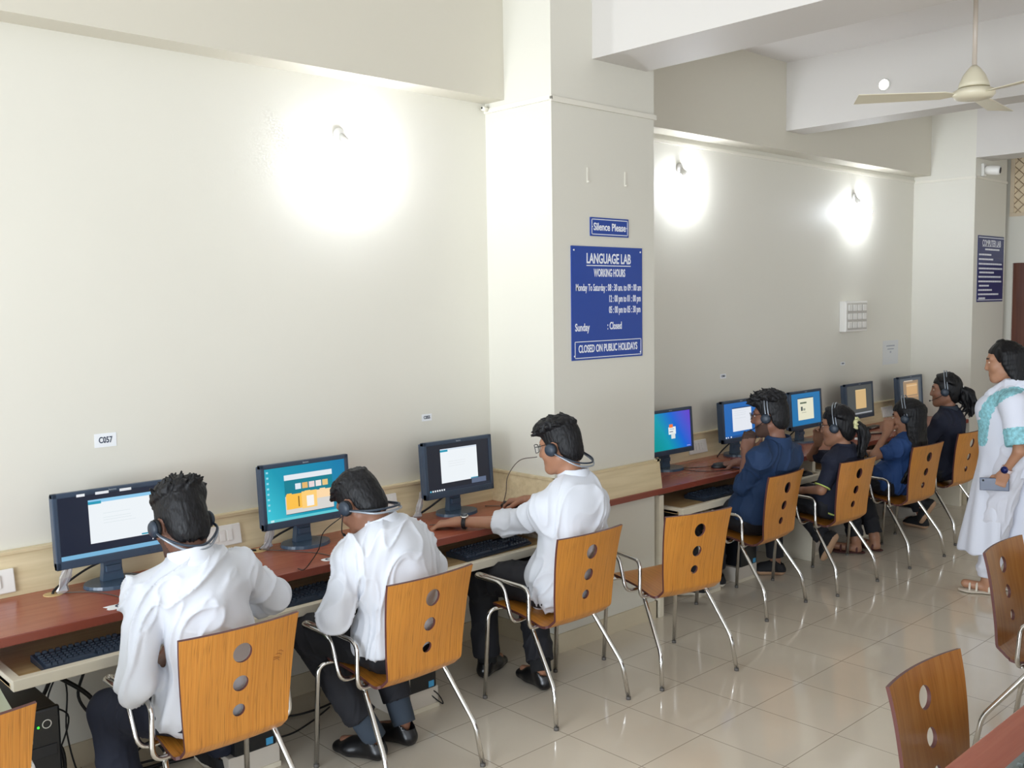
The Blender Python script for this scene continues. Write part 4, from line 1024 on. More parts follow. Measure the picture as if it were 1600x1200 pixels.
    # --- trousers
    if 'legs' in look:
        lg = look['legs']; F = Field(lo, hi, .0055); F.ell(pel, (V(.17,.125,.115)+.009)*wd, np.array([rt, fw, up]), .03)
        F.cap(pel+up*.02, pel+up*.05, .156*wd, .152*wd, .03, (fw,.72)); F.cut(pel+up*.045, up)
        for q, h0 in (('L',hL),('R',hR)):
            G = Field(lo, hi, .0055); kn, an = g['kn'+q], g['an'+q]; t = lg.get('t', .93); n = nz(an-kn); p = kn+(an-kn)*t
            G.cap(h0, kn, .101*wd, .074*wd, .02); G.cap(kn, kn+(an-kn)*(t+.1), .072*wd, .064*wd+lg.get('flare',0), .03); G.cap(p+n*.09, p+n*.3, .098, .098, .004, op='s'); F.join(G, .03)
        P, Q = F.mesh(2); P = wrinkle(P, Q, .005, look.get('seed', 1)*1.7); P = lean(P, look, .002); put_mesh('trousers', P, Q, lg['mat'], root, base)
    # --- shoes and socks
    for q in 'LR':
        an, to = g['an'+q], g['to'+q]; shn = nz(an-g['kn'+q]); sh = look.get('shoe', {}); kind = sh.get('kind', 'shoe')
        if 'sock' in look: MB().tube([tuple(an-shn*.16-base), tuple(an-shn*.08-base), tuple(an-base), tuple(an+shn*.03-base)], [.056,.052,.05,.048], n=14).build('sock', look['sock'], root)
        heel = heel_of(g, q); to = to.copy(); to[2] = max(.004, to[2]-.026)
        f = nz(to-heel); v = nz(an-heel); u = nz(v-f*np.dot(v, f)); sd = np.cross(f, u)
        B = np.array([sd, f, u]); F = Field(np.minimum(heel,to)-.13, np.maximum(heel,to)+.13, .0045); L = .235 if male else .205
        c0 = heel-f*.02; pt = lambda y, z, x=0: c0+f*y+u*z+sd*x; sgn = -1 if q == 'L' else 1
        z0 = .0
        if kind in ('shoe','sneaker'):
            F.cap(pt(0,.032), pt(.13,.03,sgn*.008), .034, .042, .02, (u,.9)); F.cap(pt(.13,.026,sgn*.008), pt(L-.045,.02,sgn*.004), .042, .036, .02, (u,.72)); F.cap(pt(.005,.04), pt(.02,.085), .036, .037, .02); F.cap(pt(.03,.07), pt(.11,.045), .034, .03, .03)
            F.cap(pt(.012,.085), pt(.012,.13), .034, .04, .004, op='s'); F.cut(pt(0,z0), -u)
            P, Q = F.mesh(2); zz = (P[Q].mean(1)-c0)@u; mi = (zz < (.016 if kind == 'shoe' else .024)).astype(int)
            put_mesh('shoe', P, Q, [sh.get('mat', M['shoe']), sh.get('sole', M['sole'])], root, base, mi)
        else:
            F.cap(pt(-.005,.006), pt(.13,.006,sgn*.008), .034, .042, .02, (u,.25)); F.cap(pt(.13,.006,sgn*.008), pt(L-.04,.006,sgn*.004), .042, .036, .02, (u,.25)); F.cut(pt(0,z0), -u)
            P, Q = F.mesh(1); so = put_mesh('sandal', P, Q, sh.get('sole', M['tan_sole']), root, base)
            for y, r_ in ((L-.075,.040),(L-.115,.044),(.02,.042)):
                MB().tube([tuple(pt(y,.012+.046*math.sin(i*PI/14),-r_*math.cos(i*PI/14))-base) for i in range(15)], .007, n=6).build('strap', sh.get('mat', M['white']), so)
    # --- hair
    hk = look.get('hair')
    if hk: 
        P, Q, hm = hk(hc, A, hs, rnd, dict(g, up=up, fw=fw, rt=rt)); put_mesh('hair', P, Q, hm, root, base)
    return root, W, A, base
# ------------------------------------------------------------------ worn and held things
def headset(c, A, s, style, label, boom=True, wire=None, size=1.0):
    c = np.asarray(c); o = empty('headset', tuple(c), label, 'headset', 'headsets worn by the students'); W = lambda x, y, z: tuple(s*(A[0]*x+A[1]*y+A[2]*z))
    if style == 'top':
        for dy in (-.008,.008):
            pts = [W(.096*math.cos(a), -.012+dy+.01*math.sin(a), .0+.142*math.sin(a)) for a in [PI*i/24 for i in range(25)]]
            MB().tube(pts, .0035, n=8).build('headband', M['headset'], o)
    else:
        bk = .125 if style == 'neck' else .088
        for dz in (0,-.014):
            pts = spline([W(-.094,.004,-.016), W(-.094,-.045,-.05+dz*.3), W(-.8*bk*.72,-bk*.82,-.088+dz), W(0,-bk-.005,-.104+dz), W(.8*bk*.72,-bk*.82,-.088+dz), W(.094,-.045,-.05+dz*.3), W(.094,.004,-.016)], 6)
            MB().tube(pts, .0042, n=8).build('headband', M['headset'] if dz else M['cup'], o)
    for x in (-1,1):
        R = Vector((0,0,1)).rotation_difference(Vector(tuple(A[0]*x))).to_matrix()
        MB().lathe([(.022,-.008),(.030,-.004),(.031,.004),(.024,.008)], 0, 22, W(x*.087,.0,-.012), R).build('ear_cushion', M['cushion'], o)
        MB().lathe([(.027,.006),(.029,.012),(.022,.020),(.012,.023)], 0, 22, W(x*.087,.0,-.012), R).build('ear_cup', M['cup'], o)
    if boom:
        pts = spline([W(-.103,.004,-.022), W(-.098,.04,-.045), W(-.078,.085,-.068), W(-.05,.108,-.075)], 6)
        mb = MB().tube(pts, .0022, n=7); mb.tube([pts[-2], pts[-1]], .006, n=8); mb.build('microphone_boom', M['black'], o)
    return o
def glasses(c, A, s, label, m=None):
    c = np.asarray(c); o = empty('eyeglasses', tuple(c), label, 'glasses'); W = lambda x, y, z: tuple(s*(A[0]*x+A[1]*y+A[2]*z)); m = m or M['black']; mb = MB()
    for x in (-1,1):
        pts = [W(x*(.033+.027*math.copysign(abs(math.cos(a))**.6, math.cos(a))), .106-.012*abs(math.cos(a))*(1 if math.cos(a) > 0 else 0), .004+.019*math.copysign(abs(math.sin(a))**.6, math.sin(a))) for a in [2*PI*i/20 for i in range(20)]]
        mb.tube(pts, .0018, n=6, closed=True)
        MB().tube(spline([W(x*.06,.094,.012), W(x*.078,.06,.012), W(x*.085,.0,.014), W(x*.084,-.02,-.006)], 5), .0018, n=6).build('temple', m, o)
        MB().add([W(x*.008,.106,.02), W(x*.058,.097,.02), W(x*.058,.097,-.012), W(x*.008,.106,-.012)], [(0,1,2,3)]).build('lens', GL, o)
    mb.tube([W(-.007,.108,.01), W(.007,.108,.01)], .0018, n=6); mb.build('front_frame', m, o); return o
GL = mat('clear_lens', (236,240,246), .05, trans=.9, alpha=.25)
def watch(p, d, nrm, label, strap, dial, r=.034, case=.019):
    p, d, nrm = np.asarray(p, float), nz(d), nz(nrm); nrm = nz(nrm-d*(nrm@d)); lat = np.cross(d, nrm); o = empty('wristwatch', tuple(p), label, 'watch')
    mb = MB(); n = 28
    for w in (-.006,0,.006): mb.tube([tuple(d*w+(nrm*math.cos(2*PI*i/n)*.86+lat*math.sin(2*PI*i/n))*r) for i in range(n)], .0042, n=6, closed=True)
    mb.build('strap', strap, o); R = Vector((0,0,1)).rotation_difference(Vector(tuple(nrm))).to_matrix()
    MB().lathe([(case,0),(case*1.05,.004),(case*.9,.009)], 0, 24, tuple(nrm*r*.84), R).build('case', M['chrome'] if dial is not M['navy'] else dial, o)
    MB().lathe([(case*.85,.009),(case*.2,.0095)], 0, 24, tuple(nrm*r*.84), R).build('dial', dial, o); return o

# ------------------------------------------------------------------ hair styles
back_z = .90
def H_short(**kw):
    def fn(c, A, s, rnd, g):
        P, Q = short_hair(c, A, s, rnd, **kw); return P, Q, M['hair']
    return fn
def finish_long(F, amp=.004):
    P, Q = F.mesh(1); N = vnormals(P, Q); return P+N*(amp*(vnoise(P*np.array((190,190,18)))-.5)+.003*(vnoise(P*40)-.5))[:,None], Q
def H_pony(tail, r0=.026, n=16, spread=.03):
    def fn(c, A, s, rnd, g):
        c = np.asarray(c); W0 = lambda x, y, z: c+s*(A[0]*x+A[1]*y+A[2]*z); T = [W0(*p) for p in tail]; lo = np.minimum(c-.17, np.min(T, 0)-.08); hi = np.maximum(c+.17, np.max(T, 0)+.08)
        F = Field(lo, hi, .0042); W = long_base(F, c, A, s, .052); tie = W(0,-.112,.0)
        for i in range(26):          # combed back towards the tie
            a = -1.25+2.5*i/25; p0 = W(.07*math.sin(a), .05*math.cos(a)-.0, .055+.055*math.cos(a)); p1 = W(.086*math.sin(a), -.05, .03+.085*math.cos(a)); lock_path(F, spl([p0, p1, tie], 4), .011, .012, .006)
        for i in range(n):
            j = np.array([rnd.uniform(-1,1),rnd.uniform(-1,1),rnd.uniform(-.3,.3)])*spread; k = rnd.uniform(.75,1.05)
            pts = [tie+j*.25]+[T[0]+j*.6]+[tie+(t-tie)*k+j*(1.0+.5*rnd.uniform(-1,1)) for t in T[1:]]
            lock_path(F, spl(pts, 4), r0*.55, .004, .008)
        P, Q = finish_long(F); return P, Q, M['hair2']
    return fn
def H_long(length=.30, n=64, front=.05, halfw=.15, amax=1.95, back=None, _=None, extra=.009):
    def fn(c, A, s, rnd, g):
        c = np.asarray(c); up, fw, rt, nk = g['up'], g['fw'], g['rt'], g['nk' if 'nk' in g else 'neck']
        F = Field(np.minimum(c, nk)-V(.26,.26,length+.14), np.maximum(c, nk)+V(.24,.24,.2), .0046); W = long_base(F, c, A, s, front, extra)
        for i in range(n):
            a = -amax+2*amax*(i+.5)/n+rnd.uniform(-.03,.03)             # angle round the back of the head, 0 = straight back
            sx, cy = math.sin(a), -math.cos(a); L = length*rnd.uniform(.82,1.05)
            p0 = W(.012*sx, .012-.02*abs(sx), .112); p1 = W(.083*sx, -.014+.10*cy if cy < 0 else -.01+.05*cy, .05); p2 = W(.084*sx, -.02+.085*cy if cy < 0 else -.015+.03*cy, -.045)
            t = max(-1, min(1, a/1.9)); e1 = nk+rt*(halfw*.75*t)-fw*(.118-.05*abs(t)**2)-up*.02; e2 = nk+rt*(halfw*t)-fw*(.165-.035*abs(t))-up*(L*.55); e3 = e2-up*L*.45+fw*.015+rt*rnd.uniform(-.02,.02)
            pts = spl([p0,p1,p2,e1,e2,e3], 4)
            if back is not None: pts = [np.array((p[0], max(p[1], back) if p[2] < back_z else p[1], p[2])) for p in pts]
            lock_path(F, pts, .0105, .006, .012)
        P, Q = finish_long(F); return P, Q, M['hair2']
    return fn

# ------------------------------------------------------------------ the students and the woman
SK = [skin('skin_tone', c) for c in ((112,76,60),(134,94,74),(164,118,92),(128,88,70),(152,110,86),(156,112,86),(146,104,82),(174,128,100))]
LIP = mat('lips', (128,70,62), .45); BEARD = mat('beard_stubble', (74,52,42), .8)
WT = dict(mat=M['shirt'], e=.018, cuff=.22, hem=-.09, amp=.009)
TR = dict(mat=M['trouser'])
navy = mat('navy_polo', (18,24,44), .85, bump=.1, bscale=240); blues = mat('blue_shirt', (20,48,84), .8, bump=.12, bscale=240, var=.06); blues2 = mat('royal_blue_shirt', (27,62,114), .8, bump=.12, bscale=240, var=.08); lime = mat('lime_trim', (190,206,110), .7); green = mat('pale_green_shirt', (196,206,182), .8)
ND = mat('dark_navy_trouser', (20,26,44), .8)
SNK = dict(kind='sneaker', mat=mat('black_canvas', (20,20,23), .8), sole=M['white_sole'])
# partly seen person on the left edge
person('person in pale green shirt seated at the left edge, only an elbow visible', dict(pel=(.575,2.87,.55), neck=(.57,2.96,1.02), head=(.57,3.02,1.17), hp=(0,15), shL=(.40,2.95,.94), shR=(.66,2.93,.90), elL=(.36,3.0,.70), elR=(.762,2.86,.66), wrL=(.42,3.25,.70), wrR=(.64,3.12,.62), knL=(.47,3.3,.53), knR=(.68,3.3,.53), anL=(.47,3.3,.1), anR=(.68,3.3,.1), toL=(.47,3.52,.03), toR=(.68,3.52,.03)),
    dict(skin=SK[1], top=dict(mat=green, cuff=.3, hem=-.05), legs=TR, hair=H_short(), seed=9, h=.007, chair=(.575,2.64,0)))
# first student
h1 = (3,22); A1 = basis(*h1); c1 = V(1.412,3.135,1.128)
person('student in white shirt with back to the camera and tousled hair, at the nearest monitor', dict(pel=(1.455,3.02,.55), neck=(1.41,3.06,1.0), head=c1, hp=h1, hs=1.04, shL=(1.262,3.08,.905), shR=(1.60,3.11,.908), elL=(1.178,2.99,.665), elR=(1.785,3.19,.775), wrL=(1.385,3.20,.655), wrR=(1.68,3.40,.685), knL=(1.225,3.34,.46), knR=(1.62,3.43,.53), anL=(1.24,3.28,.10), anR=(1.71,3.52,.10), toL=(1.24,3.49,.03), toR=(1.70,3.74,.03)),
    dict(skin=SK[0], beard=BEARD, top=dict(WT, cuff=.32, ch=.043), legs=dict(mat=ND), hair=H_short(top=.016, side=.005, locks=320, flow=(.55,-.2,.6), length=.034, vol=[((.02,-.01,.088),(.066,.085,.046)),((.045,.0,.082),(.05,.075,.042))], lockr=.0085), shoe=SNK, chair=(1.452,2.81,-1), seed=1, thick=.88, handL=((.5,.85,-.1),(0,.1,1),.4), handR=((-.2,.95,-.15),(0,0,1),.3)))
headset(c1, A1, 1.04, 'low', 'dark headset over the ears of the first student with tousled hair', False)
# second student
h2 = (14,38); A2 = basis(*h2); c2 = V(2.155,3.165,1.075)
person('student in white shirt bending his head at the teal monitor, headset behind his neck', dict(pel=(2.245,3.05,.55), neck=(2.20,3.075,.965), head=c2, hp=h2, hs=1.02, shL=(2.065,3.085,.868), shR=(2.375,3.11,.868), elL=(1.962,3.07,.672), elR=(2.50,3.16,.74), wrL=(2.12,3.28,.655), wrR=(2.34,3.40,.685), knL=(2.03,3.39,.535), knR=(2.37,3.42,.53), anL=(2.205,3.20,.11), anR=(2.375,3.22,.12), toL=(2.14,3.40,.03), toR=(2.315,3.41,.03)),
    dict(skin=SK[1], top=dict(WT, cuff=.25, hem=-.02), legs=dict(mat=M['trouser'], t=.82), sock=M['sock'], hair=H_short(top=.004, side=.003, locks=160, flow=(0,.9,.1), length=.026, lockr=.008), chair=(2.245,2.83,1), seed=2, thick=1.0, handL=((.3,.9,-.1),(0,.1,1),.4), handR=((-.2,.95,-.15),(0,0,1),.3)))
headset(c2, A2, 1.02, 'neck', 'dark headset of the second student, band hanging behind his neck', True)
# third student
h3 = (16,14); A3 = basis(*h3); c3 = V(3.235,3.115,1.185)
r3 = person('student in white shirt and glasses stretching his left arm over the desk beside the pillar', dict(pel=(3.205,3.075,.55), neck=(3.27,3.06,1.0), head=c3, hp=h3, hs=1.05, shL=(3.105,3.085,.89), shR=(3.445,3.10,.855), elL=(3.105,3.33,.805), elR=(3.52,3.33,.82), wrL=(2.965,3.54,.800), wrR=(3.525,3.64,.808), knL=(3.06,3.48,.53), knR=(3.34,3.46,.53), anL=(3.13,3.53,.10), anR=(3.205,3.23,.11), toL=(3.32,3.60,.03), toR=(3.24,3.44,.03)),
    dict(skin=SK[2], top=dict(WT, cuff=.28, hem=-.12, ch=.07), legs=TR, sock=M['blacksock'], hair=H_short(top=.014, side=.004, locks=220, flow=(-.35,.95,.05), length=.036, vol=[((-.01,.05,.09),(.06,.06,.036))], lockr=.0095), chair=(3.16,2.85,-1), seed=3, thick=1.06, handL=((-.6,.72,-.12),(0,.1,1),.3), handR=((-.38,.92,-.12),(.1,.1,1),.5)))
headset(c3, A3, 1.05, 'neck', 'dark headset of the student with glasses, band behind his neck', False)
glasses(c3, A3, 1.05, 'dark rimmed glasses on the student beside the pillar')
watch((2.985,3.51,.801), (-.55,.8,0), (-.2,-.2,1), 'black watch on the outstretched wrist of the student beside the pillar', M['black'], mat('watch_dial', (60,66,74), .2))
cable([tuple(c3+1.05*(A3[0]*-.075+A3[1]*.085+A3[2]*-.03)), (3.15,3.30,1.10), (3.13,3.36,1.02), (3.17,3.42,.92), (3.19,3.50,.80), (3.12,3.56,.772), (2.98,3.66,.768), (2.92,3.70,.767)], .0022, 'thin grey headset wire hanging from the student with glasses to the desk', 'ltcable')
cable([tuple(c2+1.02*(A2[0]*-.1+A2[1]*.02+A2[2]*-.03)), (2.04,3.25,.96), (2.045,3.30,.88), (2.03,3.38,.79), (2.05,3.47,.769)], .002, 'thin black headset wire of the second student', 'cable')
# fourth student, blue shirt
h4 = (16,7); A4 = basis(*h4); c4 = V(5.045,3.135,1.158)
person('young man in a plain blue shirt with headset, hand to his mouth', dict(pel=(5.06,3.24,.55), neck=(5.06,3.09,.985), head=c4, hp=h4, hs=1.03, shL=(4.885,3.10,.91), shR=(5.22,3.10,.885), elL=(4.915,3.23,.745), elR=(5.25,3.36,.80), wrL=(5.03,3.285,.935), wrR=(5.30,3.53,.80), knL=(4.965,3.63,.55), knR=(5.17,3.63,.53), anL=(4.93,3.57,.10), anR=(5.17,3.60,.10), toL=(4.84,3.72,.03), toR=(5.17,3.8,.03)),
    dict(skin=SK[3], beard=BEARD, top=dict(mat=blues, e=.015, cuff=.22, hem=.0, amp=.007), legs=TR, hair=H_short(top=.02, side=.006, locks=260, flow=(-.2,.75,.5), length=.046, vol=[((0,.045,.09),(.062,.06,.04))], lockr=.0105), chair=(5.035,3.005,3), thick=.9, seed=4, shoe=SNK, handL=((.28,-.05,.95),(-.75,-.5,.2),.75), handR=((-.45,.85,-.2),(0,.1,1),.45)))
headset(c4, A4, 1.03, 'top', 'silver band headset on the young man in the blue shirt')
glasses(c4, A4, 1.03, 'glasses on the young man in the blue shirt')
# fifth, navy polo with scrunchie
h5 = (14,8); A5 = basis(*h5); c5 = V(5.735,3.075,1.035)
PT5 = [(0,-.14,-.03),(0,-.145,-.09),(.005,-.13,-.16),(.01,-.115,-.22)]
def piping(f, g):
    q = f-g['pel']; x, y, z = q@g['rt'], q@g['fw'], q@g['up']; return ((np.abs(z-(-.035+.30*(y+.03))) < .006) & (x < -.05)).astype(int)
person('girl in navy polo with lime piping, ponytail tied with a pale scrunchie', dict(pel=(5.755,3.12,.545), neck=(5.755,3.045,.872), head=c5, hp=h5, hs=1.0, shL=(5.625,3.045,.805), shR=(5.90,3.06,.81), elL=(5.548,3.08,.645), elR=(5.96,3.38,.775), wrL=(5.60,3.26,.61), wrR=(5.83,3.26,.905), knL=(5.655,3.50,.53), knR=(5.87,3.50,.53), anL=(5.665,3.47,.10), anR=(5.905,3.24,.23), toL=(5.57,3.66,.03), toR=(5.925,3.30,.02)),
    dict(skin=SK[4], lips=LIP, male=False, top=dict(name='polo_shirt', mat=navy, e=.014, cuff=-.12, hem=-.075, amp=.005, trim='L', trim_mat=lime, paint=([lime], piping)), legs=TR, hair=H_pony(PT5, .03), chair=(5.745,2.925,-3), seed=5, shoe=dict(SNK, sole=M['tan_sole']), handL=((.3,.9,-.2),(0,.1,1),.35), handR=((-.2,-.1,.95),(.4,.6,-.1),.6)))
headset(c5, A5, 1.0, 'top', 'silver band headset on the girl with the scrunchie', False)
glasses(c5, A5, 1.0, 'dark glasses on the girl with the scrunchie')
tie = c5+A5[1]*-.118+A5[2]*.0
mb = MB(); n = 40
mb.tube([tuple(A5[0]*(.028+.006*math.sin(i*5.3))*math.cos(2*PI*i/n)+A5[2]*(.028+.006*math.sin(i*4.1))*math.sin(2*PI*i/n)+A5[1]*.006*math.sin(i*3.7)) for i in range(n)], [.0135+.003*math.sin(i*2.9) for i in range(n)], n=10, closed=True)
tag(mb.build('scrunchie', mat('pale_scrunchie', (214,212,160), .8), None, tuple(tie)), 'pale yellow scrunchie round the ponytail of the girl in navy polo', 'scrunchie')
# sixth, long loose hair
h6 = (14,12); A6 = basis(*h6); c6 = V(6.70,3.065,1.005)
person('girl in royal blue shirt with long loose hair, hand at her mouth', dict(pel=(6.68,3.15,.545), neck=(6.70,3.045,.85), head=c6, hp=h6, hs=1.02, shL=(6.555,3.055,.785), shR=(6.84,3.065,.785), elL=(6.435,3.17,.745), elR=(6.92,3.22,.70), wrL=(6.572,3.15,.90), wrR=(6.85,3.42,.69), knL=(6.58,3.46,.53), knR=(6.79,3.46,.53), anL=(6.55,3.36,.10), anR=(6.72,3.30,.10), toL=(6.48,3.52,.03), toR=(6.76,3.48,.03)),
    dict(skin=SK[5], lips=LIP, male=False, top=dict(name='shirt', mat=blues2, e=.016, cuff=-.25, hem=-.06, amp=.006, collar=False), legs=TR, hair=H_long(.27, 76, .05, .165, 2.0, 2.962), chair=(6.65,2.88,-4), seed=6, shoe=dict(kind='sandal', mat=mat('maroon_strap', (84,40,36), .5), sole=mat('maroon_sole', (70,36,32), .6)), handL=((.35,.0,.93),(-.8,-.45,.1),.7), handR=((-.2,.95,-.1),(0,0,1),.3)))
headset(c6, A6, 1.05, 'top', 'silver band headset on the girl with long loose hair', False)
# seventh, farthest
h7 = (20,3); A7 = basis(*h7); c7 = V(7.445,3.115,1.135)
PT7 = [(0,-.15,-.02),(0,-.165,-.08),(.0,-.17,-.14),(.01,-.155,-.20)]
person('farthest seated girl, navy polo and curly ponytail', dict(pel=(7.48,3.125,.55), neck=(7.44,3.085,.965), head=c7, hp=h7, hs=1.03, shL=(7.295,3.085,.895), shR=(7.60,3.10,.89), elL=(7.22,3.20,.70), elR=(7.70,3.22,.70), wrL=(7.32,3.40,.69), wrR=(7.62,3.40,.69), knL=(7.38,3.5,.53), knR=(7.59,3.5,.53), anL=(7.47,3.27,.21), anR=(7.62,3.36,.12), toL=(7.52,3.335,.02), toR=(7.66,3.54,.03)),
    dict(skin=SK[6], lips=LIP, male=False, top=dict(name='polo_shirt', mat=navy, e=.016, cuff=-.12, hem=-.07, amp=.005, collar_mat=mat('polo_collar', (40,48,60), .8), trim='L', trim_mat=lime), legs=TR, hair=H_pony(PT7, .034, 24, .05), chair=(7.49,2.925,-3), seed=7, shoe=dict(SNK, sole=M['tan_sole']), handL=((-.1,.95,-.15),(0,0,1),.3), handR=((-.2,.95,-.1),(0,0,1),.3)))
headset(c7, A7, 1.03, 'top', 'silver band headset on the farthest seated girl')
tie = c7+1.03*(A7[1]*-.118)
tag(MB().tube([tuple(A7[0]*.024*math.cos(2*PI*i/24)+A7[2]*.024*math.sin(2*PI*i/24)) for i in range(24)], .008, n=8, closed=True).build('hair_tie', M['white'], None, tuple(tie)), 'white hair tie on the ponytail of the farthest girl', 'hair tie')
# standing woman
hw = (20,10); AW = basis(*hw); cw = V(6.27,2.275,1.445); fwv = V(-.30,.954,0); lfv = V(-.954,-.30,0)
kur = mat('white_kurta', (222,226,238), .8, bump=.15, bscale=240); turq = mat('turquoise_embroidery', (140,198,208), .8, bump=.6, bscale=120, var=.3, vscale=50); chikan = mat('white_trouser', (214,216,226), .7)
gw = dict(pel=V(6.30,2.225,.90), neck=V(6.285,2.225,1.275), head=cw, hp=hw, hs=1.02, shL=V(6.125,2.165,1.20), shR=V(6.44,2.265,1.20), elL=V(6.075,2.105,.925), elR=V(6.50,2.24,.93), wrL=V(6.085,2.19,.785), wrR=V(6.46,2.36,.74), knL=V(6.21,2.27,.48), knR=V(6.40,2.20,.48), anL=V(6.205,2.31,.085), anR=V(6.40,2.13,.085), toL=V(6.165,2.45,.03), toR=V(6.35,2.31,.03))
rootw, Ww, _, bw = person('woman standing in white kurta with turquoise embroidery, looking down over the students', gw,
    dict(skin=SK[7], lips=LIP, male=False, hair=H_long(.30, 72, .058, .10, 1.9, None, None, .004), seed=8, shoe=dict(kind='sandal', mat=mat('cream_strap', (226,218,204), .5), sole=mat('cream_sole', (206,196,180), .6)), handL=((-.05,.25,-.97),(-.95,-.25,0),.75), handR=((-.05,.3,-.95),(.95,.3,0),.4)))
F = Field((5.85,1.75,.0), (6.75,2.75,1.4), .006); pel, nk = gw['pel'], gw['neck']; rtw = -lfv
F.cap(pel, pel*.45+nk*.55-fwv*.01, .165, .145, .03, (fwv,.72)); F.cap(pel*.45+nk*.55-fwv*.01, pel*.2+nk*.8, .145, .15, .04, (fwv,.72)); F.ell(pel*.35+nk*.65+fwv*.075, (.135,.135,.11), None, .06); F.ell(pel*.7+nk*.3+fwv*.045, (.14,.14,.2), None, .06)
for q in 'LR':
    a, b = gw['sh'+q], gw['el'+q]; F.cap(a, pel*.2+nk*.8, .068, .075, .05); F.cap(nk-V(0,0,.02), a, .05, .06, .04); F.cap(a, a+(b-a)*.8, .068, .072, .03)
hemc = V(6.285,2.285,.245); F.cap(pel, hemc, .17, .225, .06, (lfv,.80))
def slit(X, Y, Z):
    l = (X-6.285)*lfv[0]+(Y-2.25)*lfv[1]; f = (X-6.285)*fwv[0]+(Y-2.25)*fwv[1]
    return np.maximum(.255-Z, np.minimum(np.minimum(l-.02, -f+.0+(.78-Z)*.02), (.74-Z)))
F.mask(slit)
for q in 'LR':
    a, b = gw['sh'+q], gw['el'+q]; n = nz(b-a); p = a+(b-a)*.86; F.cap(p+n*.085, p+n*.3, .1, .1, .004, op='s')
F.cap(nk+V(0,0,.02), nk+V(0,0,.08), .05, .06, .01, op='s')
P, Q = F.mesh(2); N = vnormals(P, Q); l = (P-hemc)@lfv; f = (P-hemc)@fwv
P = P+N*(.010*np.clip((.9-P[:,2])/.6,0,1)*np.sin(9*np.arctan2(l, f)+2*P[:,2])+.004*(vnoise(P*9)-.5))[:,None]
fc = P[Q].mean(1); mi = np.zeros(len(Q), int)
for q in 'L':
    a, b = gw['shL'], gw['elL']; t = (fc-a)@(b-a)/((b-a)@(b-a)); dist = np.linalg.norm(fc-(a+np.outer(t, b-a)), axis=1); mi[(t > .52) & (dist < .10) & (fc@lfv > (pel@lfv)+.09)] = 1
bd = np.array(spl([nk+lfv*.10-fwv*.06+V(0,0,.015), V(6.12,2.205,1.262), V(6.092,2.27,1.205), V(6.10,2.315,1.12), V(6.115,2.335,1.03), V(6.125,2.345,.955)], 6))
lat_ = fc@lfv-(pel@lfv)
for i, p in enumerate(bd):
    q = fc-p; q = q-np.outer(q@lfv, lfv); mi[(np.linalg.norm(q, axis=1) < (.017+.017*min(1, i/14))*(1+.12*math.sin(i*2.2))) & (lat_ > .02)] = 1
put_mesh('kurta', P, Q, [kur, turq], rootw, bw, mi)
F = Field((6.0,1.95,.0), (6.65,2.5,.95), .006)
for q in 'LR': F.cap(gw['pel']+(rtw if q == 'R' else lfv)*.08, gw['kn'+q], .10, .085, .03); F.cap(gw['kn'+q], gw['an'+q]+V(0,0,.04), .085, .062, .03)
F.cut((0,0,.105), (0,0,-1)); P, Q = F.mesh(2); put_mesh('trousers', wrinkle(P, Q, .006, 2.2), Q, chikan, rootw, bw)
F = Field((5.95,2.0,1.0), (6.6,2.55,1.45), .005)
for j in range(5):
    t = j/4; fr = V(6.205,2.36,1.10)*(1-t)+V(6.245,2.335,1.235)*t; mid = lambda sg: nk+sg*(.092-.025*t)+V(0,0,.01+.03*t)
    S1 = spl([nk-fwv*(.085-.01*t)+lfv*.05+V(0,0,.01+.03*t), mid(lfv), (mid(lfv)+fr)*.5+lfv*(.002-.01*t)+fwv*.02, fr+lfv*.02, fr+rtw*.05, (mid(rtw)+fr)*.5+rtw*.03+fwv*.02, mid(rtw), nk-fwv*(.085-.01*t)+rtw*.05+V(0,0,.01+.03*t)], 5)
    lock_path(F, S1, .021, .021, .012)
P, Q = F.mesh(2); P = wrinkle(P, Q, .006, 5.1, (1,1,2)); put_mesh('scarf', P, Q, kur, rootw, bw)
o = empty('smartphone', (6.065,2.235,.715), 'dark blue smartphone in the hand of the standing woman', 'phone')
R = Matrix((Vector((.30,-.954,.03)), Vector((.03,.04,1)), Vector((-.95,-.30,.04)))).transposed().to_3x3()
MB().box((-.08,-.038,-.004),(.08,.038,.004),bev=.003,R=R).build('case', mat('phone_case', (40,54,84), .3), o)
MB().lathe([(.006,0),(.006,.002)],0,12,tuple(R @ Vector((-.06,.022,.004))),R).build('camera_lens', M['black'], o)
watch(gw['wrL']+nz(gw['elL']-gw['wrL'])*.03, gw['wrL']-gw['elL'], lfv+V(-.1,.3,.1), 'smartwatch with dark blue dial and pale strap on the standing woman', mat('pink_strap', (220,204,204), .6), M['navy'], .031, .021)
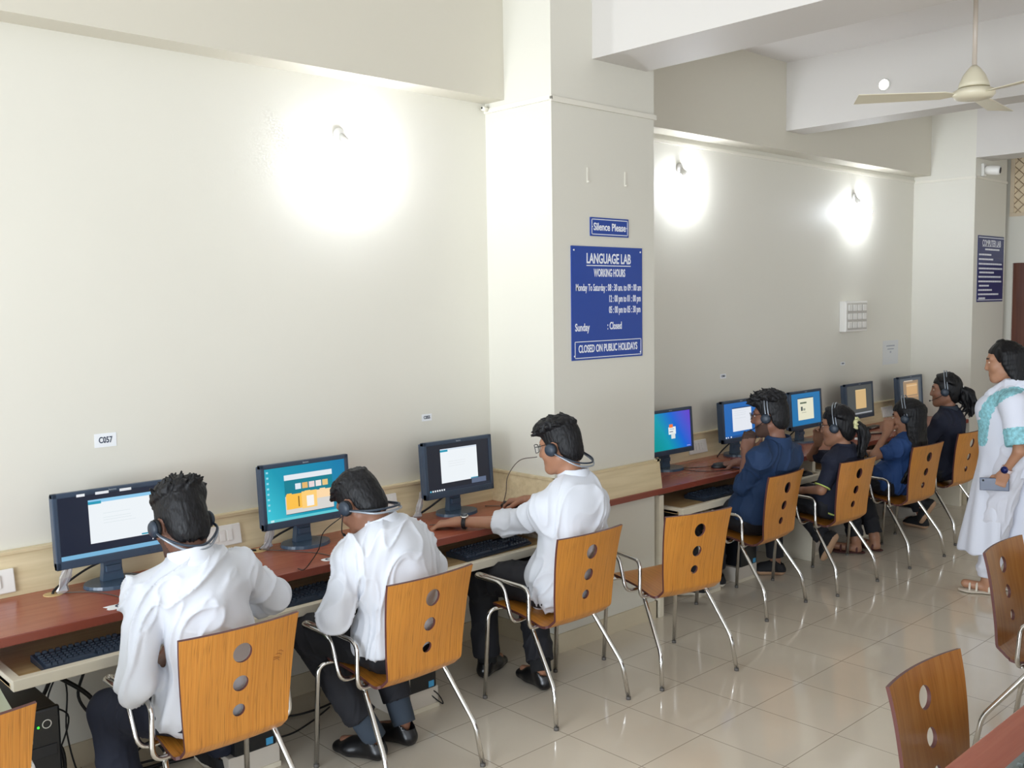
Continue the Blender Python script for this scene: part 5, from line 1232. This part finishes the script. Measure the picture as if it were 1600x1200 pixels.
# ------------------------------------------------------------------ light and camera
w = bpy.data.worlds.new('World'); SC.world = w; w.use_nodes = True
N, L = w.node_tree.nodes, w.node_tree.links; bgn = N['Background']
tc = N.new('ShaderNodeTexCoord'); dt = N.new('ShaderNodeVectorMath'); dt.operation = 'DOT_PRODUCT'
dv = Vector((-1,-.12,.02)).normalized(); dt.inputs[1].default_value = dv
L.new(tc.outputs['Generated'], dt.inputs[0])
cr = N.new('ShaderNodeValToRGB'); cr.color_ramp.elements[0].position = .3; cr.color_ramp.elements[1].position = .95
cr.color_ramp.elements[0].color = (.275,.27,.258,1); cr.color_ramp.elements[1].color = (2.2,2.35,2.55,1)
mr = N.new('ShaderNodeMapRange'); mr.inputs['From Min'].default_value = -1; mr.inputs['From Max'].default_value = 1
L.new(dt.outputs['Value'], mr.inputs['Value']); L.new(mr.outputs['Result'], cr.inputs['Fac']); L.new(cr.outputs['Color'], bgn.inputs['Color'])
bgn.inputs['Strength'].default_value = 1.0
def area(name, loc, target, size, power, color, sy=None):
    l = bpy.data.lights.new(name, 'AREA'); l.energy = power; l.size = size; l.color = color
    if sy: l.shape = 'RECTANGLE'; l.size_y = sy
    o = bpy.data.objects.new(name, l); COL.objects.link(o); o.location = loc
    o.rotation_euler = (Vector(target)-Vector(loc)).to_track_quat('-Z','Y').to_euler(); return o
area('window_daylight', (-5.0,.6,1.15), (2.6,3.4,.9), 3.2, 400, (.83,.915,1), 1.5)
area('window_daylight', (3.5,-3.6,2.0), (4.5,3.0,1.0), 4.0, 14, (1,.97,.93), 1.6)
cam = bpy.data.cameras.new('Camera'); co = bpy.data.objects.new('Camera', cam); COL.objects.link(co); SC.camera = co
cam.sensor_width = 36; cam.lens = 36*1528.56/1600; cam.clip_start = .05
ya, pi_, ro = .7557, -.0844, -.0141
f = Vector((math.sin(ya)*math.cos(pi_), math.cos(ya)*math.cos(pi_), math.sin(pi_))); rt = Vector((math.cos(ya),-math.sin(ya),0)); up = rt.cross(f)
c, s = math.cos(ro), math.sin(ro); r2 = rt*c+up*s; u2 = up*c-rt*s
co.matrix_world = Matrix.Translation((0,0,1.8486)) @ Matrix((r2,u2,-f)).transposed().to_4x4()
SC.view_settings.view_transform = 'Standard'; SC.view_settings.look = 'None'; SC.view_settings.exposure = 0.0; SC.view_settings.gamma = 1
SC.cycles.use_denoising = True; SC.cycles.max_bounces = 6; SC.cycles.caustics_reflective = False; SC.cycles.caustics_refractive = False
